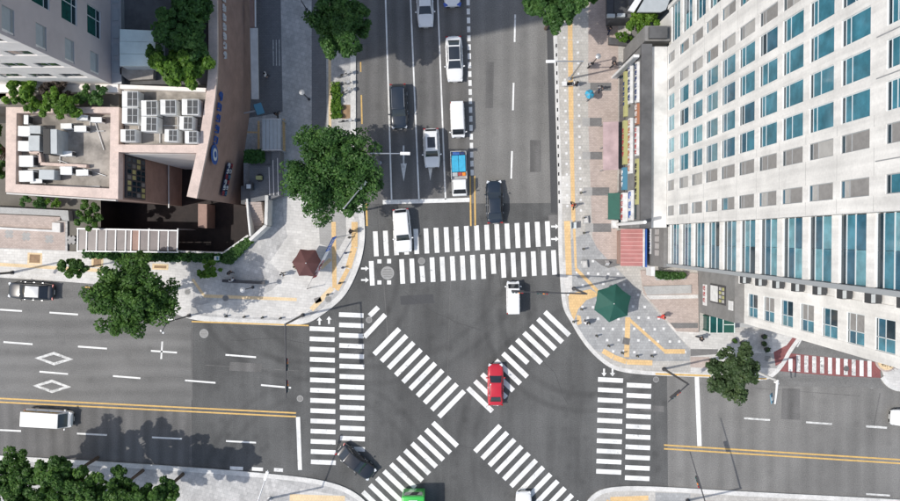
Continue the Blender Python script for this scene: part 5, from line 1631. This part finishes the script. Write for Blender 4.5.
# green bus
bx_, by_ = W(413.5, 543, 3.0)
bu = thing('green_bus', 'bright green city bus leaving at the bottom edge', 'bus', (bx_, by_, .006), DN-.03)
MB().box(-4.9,4.9,-1.2,1.2,.35,3.0).build('body','paint_green',bu,True,False,bevel=.16)
MB().box(-3.6,-1.6,-.75,.75,3.003,3.22).build('roof_unit','ac_white',bu,False,False,bevel=.05)
MB().box(-4.5,-3.9,-.45,.45,3.004,3.08).build('roof_hatch','metal_white',bu,False,False)
MB().box(.5,1.3,-.45,.45,3.004,3.08).build('roof_hatch','metal_white',bu,False,False)
for sy in (-1,1):
    for k in range(6):
        MB().box(-4.4+k*1.45,-3.1+k*1.45,sy*1.2-.012,sy*1.2+.012,1.5,2.6).build('side_window','car_glass',bu,False,False)
    for sx in (-2.9,2.6): wheel(bu, sx, sy*1.08, .48, sy)
MB().box(4.89,4.915,-1.05,1.05,1.2,2.7).build('windshield','car_glass',bu,False,False)
MB().box(-4.915,-4.89,-.95,.95,1.7,2.6).build('rear_window','car_glass',bu,False,False)

# ------------------------------------------------------------------ street furniture
def mast(label, base, h, arm_px, heads, r=.10, m='metal_dark', name='signal_mast', cat='traffic light', armr=.06, sag=0.3):
    """pole at base px, arm from its top to the point seen at arm_px"""
    b = Vector((*W(*base), PH)); 
    o = thing(name, label, cat, b)
    MB().disc((0,0,0),.22,.14,14).build('foot', m, o, world=False)
    MB().tube([(0,0,0),(0,0,h*.5),(0,0,h)], [r*1.3,r*1.1,r*.9], 10).build('pole', m, o, world=False)
    e = W3(*arm_px, h+sag) - b
    MB().tube([(0,0,h-.1),(e.x*.5,e.y*.5,(h+e.z)/2),tuple(e)], [armr*1.3,armr,armr*.7], 8).build('arm', m, o, world=False)
    d = Vector((e.x,e.y,0)).normalized()
    for t, kind in heads:
        p = Vector((e.x*t, e.y*t, h-.1+(e.z-h+.1)*t))
        if kind == 'signal':
            hd = MB().obox((p.x,p.y,p.z-.25),(1.25,.22,.36),math.atan2(d.y,d.x)).build('signal_head','metal_dark',o,world=False,bevel=.04)
            for q, mm in enumerate(('lamp_red','lamp_orange','glass_green','glass_green')):
                cc = p + d*(-.45+.3*q); nn = Vector((-d.y,d.x,0))*.12
                MB().tube([(cc.x+nn.x*.5,cc.y+nn.y*.5,p.z-.25),(cc.x+nn.x*1.6,cc.y+nn.y*1.6,p.z-.25)],.11,10).build('lens',mm,hd,world=False)
        elif kind == 'lamp':
            MB().obox((p.x,p.y,p.z+.02),(.95,.30,.14),math.atan2(d.y,d.x)).build('lamp_head','metal_white' if m!='metal_dark' else 'metal_grey',o,world=False,bevel=.05)
        elif kind == 'sign':
            MB().obox((p.x-.15,p.y-.0,p.z-.5),(.9,.08,.9),math.atan2(d.y,d.x)+.3,.6).build('sign_panel','sign_skyblue',o,world=False)
            MB().obox((p.x-.15,p.y-.02,p.z-.43),(.35,.09,.5),math.atan2(d.y,d.x)+.3,.6).build('sign_mark','sign_white',o,world=False)
        elif kind == 'camera':
            MB().obox((p.x,p.y,p.z-.15),(.5,.18,.18),math.atan2(d.y,d.x)+1.3).build('camera_box','metal_white',o,world=False,bevel=.03)
    return o
mast('dark signal mast at the north-west corner reaching over the west arm', (303,315), 8.6, (286,398), ((.55,'signal'),(.85,'signal')))
mast('dark signal mast at the north-east corner reaching over the white van', (573.5,288.5), 7.6, (516,291.5), ((.25,'camera'),(.62,'signal'),(.97,'signal')), r=.1)
mast('dark signal mast on the east sidewalk kerb by the stop line', (663.5,368.8), 8.3, (668,402), ((.6,'signal'),))
mast('thin signal pole with yellow base on the west sidewalk kerb', (189.5,315.5), 6.2, (161,333), ((.9,'camera'),), r=.07, armr=.04)
mast('steel street lamp beside the large plaza tree', (356.5,212), 9.6, (364,184), ((.95,'lamp'),), r=.08, m='metal_steel', name='street_lamp', cat='street lamp')
mast('steel street lamp hidden in the large tree with its arm over the lane arrow', (380,163), 9.0, (407,153.5), ((.95,'lamp'),), r=.08, m='metal_steel', name='street_lamp', cat='street lamp')
mast('steel street lamp on the east sidewalk by the white blade sign', (569.5,79), 7.9, (549,61.5), ((.95,'lamp'),), r=.08, m='metal_steel', name='street_lamp', cat='street lamp')
mast('white mast with blue sign on the east sidewalk beside the olive tree', (747,367.5), 7.4, (775,404), ((.1,'camera'),(.8,'sign')), r=.12, m='metal_white', name='sign_mast', cat='sign post', armr=.1)
mast('dark lamp pole at the left edge of the west sidewalk', (13,272.5), 7.5, (-42,286), ((.95,'lamp'),), name='street_lamp', cat='street lamp')
mast('dark signal pole at the bottom on the south-east corner', (687,500), 8.0, (690,452), ((.6,'signal'),))
mast('grey lamp pole on the south-west sidewalk at the bottom', (270,498), 8.0, (268,470), ((.9,'lamp'),), m='metal_steel', name='street_lamp', cat='street lamp')

def disc_lamp(label, base, h=3.6):
    o = thing('garden_lamp', label, 'street lamp', (*W(*base), PH), 0, 'disc lamps on the plaza')
    MB().disc((0,0,0),.16,.1,12).build('foot','metal_dark',o,world=False)
    MB().tube([(0,0,.1),(0,0,h)],[.06,.045],8).build('pole','metal_dark',o,world=False)
    MB().tube([(0,0,h),(0,0,h+.06),(0,0,h+.16)],[.26,.28,.08],16).build('lamp_head','metal_grey',o,world=False)
disc_lamp('thin disc-topped lamp on the shaded grey sidewalk', (309.3,99.6), 3.8)
disc_lamp('thin disc-topped lamp on the plaza near the dark bench', (253.2,287.3), 3.9)
disc_lamp('thin disc-topped lamp at the top of the shaded sidewalk', (307,10), 3.8)
disc_lamp('thin disc-topped lamp on the pink paving left of the blade sign', (592,64), 3.2)

def parasol(label, px, py, h, r, m, name, n=8, rot=.2):
    x, y = W(px, py, h-.3)
    o = thing(name, label, 'parasol', (x, y, PH))
    MB().disc((0,0,0),.4,.1,16).build('base','metal_grey',o,world=False)
    MB().tube([(0,0,.1),(0,0,h-PH-.05)],.05,8).build('pole','metal_white',o,world=False)
    for k in range(n):
        a0, a1 = rot+2*math.pi*k/n, rot+2*math.pi*(k+1)/n
        vs = [(0,0,h-PH)]; fs = []
        R_ = 5
        for i in range(1, R_+1):
            f = i/R_
            for j in range(5):
                t = j/4; a = a0+(a1-a0)*t
                rad = r*f*(1-.17*math.sin(math.pi*t)*f)
                z = h-PH-.75*f**1.15 - .05*math.sin(math.pi*t)*f + (.0)
                vs.append((rad*math.cos(a), rad*math.sin(a), z))
        for j in range(4): fs.append((0,1+j,2+j))
        for i in range(R_-1):
            for j in range(4):
                q = 1+i*5+j
                fs.append((q,q+5,q+6,q+1))
        MB().add(vs,fs).build('canopy_panel',m,o,True,False)
        MB().tube([(0,0,h-PH-.04),(r*math.cos(a0)*.98,r*math.sin(a0)*.98,h-PH-.80)],.016,4).build('rib','metal_dark',o,world=False)
    MB().ball((0,0,h-PH+.02),.06).build('finial','metal_white',o,True,False)
    return o
parasol('large dark green sun parasol on the north-east corner', 613.5, 303.5, 3.3, 2.05, 'parasol_green', 'sun_parasol', 6, .35)
parasol('dark brown sun parasol on the north-west plaza', 306.5, 263, 3.1, 1.62, 'parasol_brown', 'sun_parasol', 6, 1.0)

# slanted banner between two posts
ba = thing('street_banner', 'long banner, blue at the top end and white with red marks below, across the plaza', 'banner', (*W(321,262), PH))
A, B = W3(332.5,237.5,2.9), W3(307,289,2.2)
org = wpos(ba)
def lerp(t, dz=0): 
    p = A.lerp(B,t); return Vector((p.x,p.y,p.z+dz))
sidev = Vector((.42,.20,-.30))
def strip(t0, t1, m, nm, k=0.0):
    a, b = lerp(t0), lerp(t1)
    e = Vector((.01,.003,.012))*k
    MB().add([a+e,b+e,b+e+sidev,a+e+sidev],[(0,1,2,3)]).build(nm, m, ba)
strip(.0,.28,'banner_blue','banner_cloth'); strip(.28,.44,'sign_white','banner_cloth'); strip(.44,.76,'sign_white','banner_cloth'); strip(.76,.80,'sign_red','banner_cloth')
u_ = (B-A).normalized(); v_ = -sidev.normalized()
lettering('banner_letter', lerp(.05)+sidev*.85+Vector((.03,.01,.02)), u_, v_, 3, .38, 'sign_white', ba, 400, depth=.01)
lettering('banner_letter', lerp(.46)+sidev*.9+Vector((.03,.01,.02)), u_, v_, 4, .42, 'sign_red', ba, 410, depth=.01)
for p in (A, B):
    MB().tube([(p.x,p.y,PH),(p.x,p.y,p.z+.1)],.035,6).build('post','metal_dark',ba)
MB().tube([tuple(lerp(0,.02)), tuple(lerp(1,.02))],.012,4).build('rope','metal_dark',ba)

def bollard(label, px, py, m='metal_dark', h=.85, group='bollards'):
    o = thing('bollard', label, 'bollard', (*W(px,py), PH), 0, group)
    MB().tube([(0,0,0),(0,0,.05),(0,0,.06),(0,0,h-.08),(0,0,h)],[.13,.13,.09,.085,.05],10).build('post',m,o,world=False)
    MB().tube([(0,0,h*.72),(0,0,h*.82)],.092,10).build('band','sign_yellow',o,world=False)
for i, (p, m_, t_) in enumerate((((349.5,237.5),'metal_dark','on the yellow strip nearest the lamp'),((346,253),'sign_navy','blue-capped, right of the banner top'),((343,267.5),'sign_navy','blue-capped, below the first blue one'),((340,283),'metal_dark','on the yellow kerb strip of the plaza'),
        ((328,294.5),'metal_dark','beside the round manhole of the plaza'))):
    bollard('short bollard '+t_, p[0], p[1], m_, group='plaza bollards')
for i, (p, t_) in enumerate((((573,321.5),'by the kerb left of the green parasol'),((588.5,323),'between kerb and green parasol'),((581,309),'upper left of the green parasol'),((596,335.5),'below the green parasol, first'),((608,345.5),'below the green parasol, second'),
        ((621.5,352.5),'left of the yellow tactile line'),((636.5,355.5),'right of the yellow tactile line'),((651,355.5),'near the end of the yellow kerb strip'),((580.5,193),'beside the east sidewalk tactile line'),((583,218),'near the head of the north crossing'),((583.5,233),'at the north crossing kerb, east'),((583,249),'below the north crossing head'))):
    bollard('short dark bollard '+t_, p[0], p[1], group='north-east corner bollards')
for i in range(4):
    bollard('low dark bollard along the west kerb, %s from the corner mast' % ('first','second','third','fourth')[i], 281-18*i, 318-.7*i, group='west kerb bollards', h=.7)

bn = thing('long_bench', 'long dark bench on the grey paving right of the bright bush tree', 'bench', (*W(245,281.5), PH), -.05)
MB().box(-2.3,2.3,-.16,.16,.40,.46).build('seat','metal_dark',bn,world=False)
for k in range(4): MB().box(-2.1+k*1.4-.06,-2.1+k*1.4+.06,-.14,.14,0,.40).build('leg','metal_dark',bn,world=False)
bx = thing('utility_box', 'pale blue cabinet in the hedge beside the sunken court', 'cabinet', (*W(219.5,258), PH))
MB().box(-.25,.25,-.22,.22,0,.9).build('body','roof_teal',bx,world=False,bevel=.02)
MB().box(-.2,-.02,-.17,.17,.901,.94).build('lid','sign_white',bx,world=False)
MB().box(.03,.2,-.17,.17,.901,.94).build('lid','sign_skyblue',bx,world=False)
fr = thing('folding_sign', 'small white folding sign on the east sidewalk strip', 'sign', (*W(572,225.5), PH))
for k in (-1,1): MB().obox((k*.16,0,.45),(.03,.7,.9),0,0,k*.3).build('panel','frame_white',fr,world=False)
for i, (p, t_) in enumerate((((585,220),'upper'),((584,264),'lower'))):
    bb = thing('stone_bench', 'pale square stone bench, %s one beside the grey corner paving' % t_, 'bench', (*W(*p), PH), .1)
    MB().box(-.28,.28,-.4,.4,.0,.42).build('block','kerb_grey',bb,world=False,bevel=.03)
    MB().box(-.18,.18,-.28,.28,.421,.44).build('top','pave_light',bb,world=False)
aboard = thing('a_board', 'white triangular board on the dark paving below the red-striped roof', 'sign', (*W(606.5,263), PH))
MB().obox((0,.12,.3),(.4,.03,.62),0,.4).build('panel','sign_white',aboard,world=False)
MB().obox((0,-.12,.3),(.4,.03,.62),0,-.4).build('panel','sign_white',aboard,world=False)
for i, (p, t_) in enumerate((((762,336),'top'),((762,343),'middle'),((765,349),'bottom'),((733,340),'beside the olive tree, left'),((741,342.5),'beside the olive tree, right'))):
    fp = thing('plant_pot', 'dark round plant pot in front of the tower, '+t_, 'plant pot', (*W(*p), PH), 0, 'pots before the tower')
    MB().tube([(0,0,0),(0,0,.45),(0,0,.5)],[.2,.3,.27],12).build('pot','metal_dark',fp,world=False)
    r_ = random.Random(i)
    put('leaves', leaf_mesh('leaves', [(r_.uniform(-.15,.15),r_.uniform(-.15,.15),.6) for _ in range(5)], [.18]*5, 20, .09, i), 'leaf_dark' if i > 2 else 'leaf_olive', fp)
# sandy planter with bare shrub at the right edge
pr = thing('sandy_planter', 'sandy round planter with dark bare shrub by the tower corner', 'planter', (*W(884,360), .1))
MB().tube([(0,0,0),(0,0,.4),(0,0,.45)],[1.1,1.2,1.1],18).build('rim','pave_pink',pr,world=False)
MB().disc((0,0,.451),1.0,.03,18).build('soil','tactile_pale',pr,world=False)
r_ = random.Random(5); g = MB()
for k in range(16):
    a = r_.uniform(0,6.28); l = r_.uniform(.5,1.1)
    g.tube([(0,.1,.46),(l*.5*math.cos(a),.1+l*.5*math.sin(a),.46+l*.6),(l*math.cos(a+.3),.1+l*math.sin(a+.3),.5+l*.9)],[.04,.028,.012],4)
g.build('branches','bark',pr,world=False)
put('leaves', leaf_mesh('leaves', [(r_.uniform(-.8,.8),r_.uniform(-.4,.7),r_.uniform(.7,1.3)) for _ in range(12)], [.25]*12, 14, .1, 9), 'leaf_dry', pr)

# bicycles on the planting strip
def bicycle(label, px, py, ang):
    o = thing('bicycle', label, 'bicycle', (*W(px,py), PH+.0), ang, 'bicycles on the north-west sidewalk')
    for x in (-.5,.5):
        g = MB(); n = 16; vs = []
        pts = [(x+.33*math.cos(2*math.pi*k/n), 0, .34+.33*math.sin(2*math.pi*k/n)) for k in range(n+1)]
        wl = MB().tube(pts, .022, 5, False).build('wheel','rubber',o,world=False)
        sp = MB()
        for k in range(4):
            a = math.pi*k/4
            sp.bar((x-.32*math.cos(a),0,.34-.32*math.sin(a)),(x+.32*math.cos(a),0,.34+.32*math.sin(a)),.008)
        sp.build('spokes','metal_steel',wl,world=False)
    MB().tube([(-.5,0,.34),(-.05,0,.32),(.35,0,.82),(.5,0,.34)],.022,6).tube([(-.5,0,.34),(-.18,0,.8),(.35,0,.78)],.02,6).tube([(-.05,0,.32),(-.2,0,.9)],.02,6).build('frame','metal_dark',o,world=False)
    MB().obox((-.22,0,.93),(.26,.15,.06)).build('saddle','black',o,world=False,bevel=.02)
    MB().tube([(.35,0,.82),(.33,0,.98)],.02,6).tube([(.28,-.28,1.0),(.36,0,1.0),(.28,.28,1.0)],.016,6).build('handlebar','metal_steel',o,world=False)
    MB().obox((.55,0,.85),(.3,.34,.24)).build('basket','metal_grey',o,world=False)
for i, (p, a, t_) in enumerate((((345,76),.4,'topmost of the row'),((344.5,85),.25,'second of the row'),((346,93),.5,'above the brown tree pit'),((346.5,122),.1,'below the brown tree pit'))):
    bicycle('parked dark bicycle on the north-west sidewalk, '+t_, p[0], p[1], a)

# scooter near the east tactile strip
sc_ = thing('scooter', 'white and black delivery scooter on the east sidewalk strip', 'scooter', (*W(569,85.5), PH), .1)
for x in (-.55,.6):
    MB().tube([(x,-.06,.22),(x,.06,.22)],.22,14).build('wheel','rubber',sc_,world=False)
MB().box(-.75,.35,-.17,.17,.28,.62).build('body','paint_white',sc_,world=False,bevel=.06)
MB().box(-.35,.25,-.16,.16,.625,.78).build('seat','black',sc_,world=False,bevel=.05)
MB().obox((.5,0,.7),(.1,.34,.75),0,0,-.25).build('leg_shield','paint_white',sc_,world=False,bevel=.03)
MB().tube([(.42,-.34,1.08),(.46,0,1.1),(.42,.34,1.08)],.02,6).build('handlebar','black',sc_,world=False)
MB().box(-.95,-.45,-.24,.24,.80,1.25).build('cargo_box','sign_white',sc_,world=False,bevel=.03)

# ------------------------------------------------------------------ people
def skin_mesh(name, verts, edges, root=0, sub=2):
    me = bpy.data.meshes.new(name)
    me.from_pydata([v[:3] for v in verts], edges, [])
    o = bpy.data.objects.new('tmp', me); COL.objects.link(o)
    o.modifiers.new('s','SKIN')
    sl = me.skin_vertices[0].data
    for i, v in enumerate(verts):
        sl[i].radius = (v[3], v[4] if len(v) > 4 else v[3]); sl[i].use_root = (i == root)
    md = o.modifiers.new('d','SUBSURF'); md.levels = sub; md.render_levels = sub
    dg = bpy.context.evaluated_depsgraph_get(); dg.update()
    out = bpy.data.meshes.new_from_object(o.evaluated_get(dg)); out.name = name
    bpy.data.objects.remove(o)
    return out
def pose_points(st):
    """walking figure facing +x; st = stride"""
    P = dict(pel=(0,0,.95), che=(.02,0,1.28), nek=(.03,0,1.46), hed=(.06,0,1.60), top=(.05,0,1.71))
    for s, k in (('l',1),('r',-1)):
        P[s+'hip'] = (0,.09*k,.90); f = st*k
        P[s+'kne'] = (.22*f+.05,.09*k,.50); P[s+'ank'] = (.36*f-.03,.09*k,.09+(.05 if f<0 else 0)); P[s+'toe'] = (.36*f+.14,.10*k,.04+(.02 if f<0 else 0))
        P[s+'sho'] = (.02,.19*k,1.40); P[s+'elb'] = (-.10*f,.24*k,1.13); P[s+'wri'] = (-.16*f+.12,.23*k,.90); P[s+'hnd'] = (-.17*f+.16,.22*k,.82)
    return P
def person_meshes(st):
    P = pose_points(st)
    rad = dict(pel=.13,che=.135,nek=.055,hed=.095,top=.075)
    for s in 'lr':
        rad.update({s+'hip':.09,s+'kne':.06,s+'ank':.042,s+'toe':.035,s+'sho':.065,s+'elb':.045,s+'wri':.03,s+'hnd':.035})
    ed = [('pel','che'),('che','nek'),('nek','hed'),('hed','top')]
    for s in 'lr':
        ed += [('pel',s+'hip'),(s+'hip',s+'kne'),(s+'kne',s+'ank'),(s+'ank',s+'toe'),('che',s+'sho'),(s+'sho',s+'elb'),(s+'elb',s+'wri'),(s+'wri',s+'hnd')]
    def mk(name, keys, ed, grow, extra=None, root=0):
        ix = {k:i for i,k in enumerate(keys)}
        vs = [(*P[k], rad[k]+grow) for k in keys]
        return skin_mesh(name, vs, [(ix[a],ix[b]) for a,b in ed if a in ix and b in ix], root)
    body = mk('body', list(P), ed, 0)
    # five fingers and a nose joined to the body mesh keep it one continuous part
    shirt = mk('shirt', ['che','pel','nek','lsho','rsho','lelb','relb'], ed, .022)
    trousers = mk('trousers', ['pel','lhip','rhip','lkne','rkne','lank','rank'], ed, .02)
    hair = MB().ball((.035,0,1.66),.112,10,8,(1.05,.95,.92)); 
    hair.f = [f for f in hair.f if all(hair.v[i][2] > 1.60 or hair.v[i][0] < .02 for i in f)]
    me_h = hair.mesh('hair')
    shoes = MB()
    for s in 'lr':
        a, t = P[s+'ank'], P[s+'toe']
        shoes.ball(((a[0]+t[0])/2, (a[1]+t[1])/2, t[2]+.015), .06, 8, 6, (2.2,.85,.8))
    return dict(body=body, shirt=shirt, trousers=trousers, hair=me_h, shoes=shoes.mesh('shoes'))
POSES = [person_meshes(1.0), person_meshes(.35), person_meshes(-.8)]
def person(label, px, py, ang, shirt, trousers, pose=0, zb=PH):
    o = thing('person', label, 'person', (*W(px,py), zb), ang)
    for k, m_ in (('body','skin'),('shirt','cloth_'+shirt),('trousers','cloth_'+trousers),('hair','hair'),('shoes','cloth_dark')):
        me = POSES[pose][k].copy()
        me.materials.clear()
        put(k, me, m_, o, True)
    return o
person('person in dark clothes walking on the pink paving by the blade sign', 611.5, 66, .6, 'dark', 'dark', 0)
person('person in grey walking on the pink paving left of the blade sign', 588, 67.5, .2, 'grey', 'dark', 1)
person('person in black standing beside the delivery scooter', 574.5, 86, 2.2, 'dark', 'navy', 1)
person('person in grey standing on the dark paving band', 598, 89.5, -1.2, 'grey', 'navy', 2)
um = person('person in white walking with a light blue umbrella', 585.8, 98, 1.5, 'white', 'grey', 0)
ub = thing('umbrella', 'open light blue umbrella held over a walker on the east sidewalk', 'umbrella', (*W(585.8,98), PH+1.0))
MB().tube([(0.1,.12,-.15),(0.05,.05,.95)],.012,6).build('shaft','metal_dark',ub,world=False)
for k in range(8):
    a0, a1 = 2*math.pi*k/8, 2*math.pi*(k+1)/8
    MB().add([(.05,.05,1.0),(.05+.28*math.cos(a0),.05+.28*math.sin(a0),.93),(.05+.28*math.cos(a1),.05+.28*math.sin(a1),.93),(.05+.5*math.cos(a0),.05+.5*math.sin(a0),.74),(.05+.5*math.cos(a1),.05+.5*math.sin(a1),.74)],
             [(0,1,2),(1,3,4,2)]).build('panel','tarp_blue' if k%2 else 'sign_skyblue',ub,True,False)
person('person in orange-red top on the east sidewalk tactile strip', 571.5, 205.5, -1.5, 'orange', 'dark', 0)
person('person in red crossing the pink terrace below the tower', 659.5, 315.5, .1, 'red', 'red', 0, .32)
person('person in dark clothes on the pale paving left of the green kiosk', 697.5, 337, 0, 'dark', 'dark', 2)
person('person in black at the end of the dark driveway strip', 279, 116, 1.2, 'dark', 'dark', 0)
person('person in white shirt on the dark driveway strip', 268, 77, 0, 'white', 'dark', 1)
person('person in white and black on the grey plaza left of the brown parasol', 284, 274, .5, 'white', 'dark', 1)
person('person in black beside the long bench', 232.5, 272, -.8, 'dark', 'dark', 1)
person('person in white top standing at the left end of the long bench', 235, 279.5, 1.9, 'white', 'navy', 1)
person('person in black near the kerb at the plaza lamp', 352, 231.5, 3.0, 'dark', 'dark', 1)
person('person in beige standing in the shade of the brown parasol', 297, 266.5, .5, 'beige', 'dark', 1)
person('person in dark clothes by the north planter', 607, 32, 1.4, 'dark', 'navy', 0)
person('person in white waiting by the parasol pole on the north-east corner', 584, 322, 1.0, 'white', 'grey', 1)
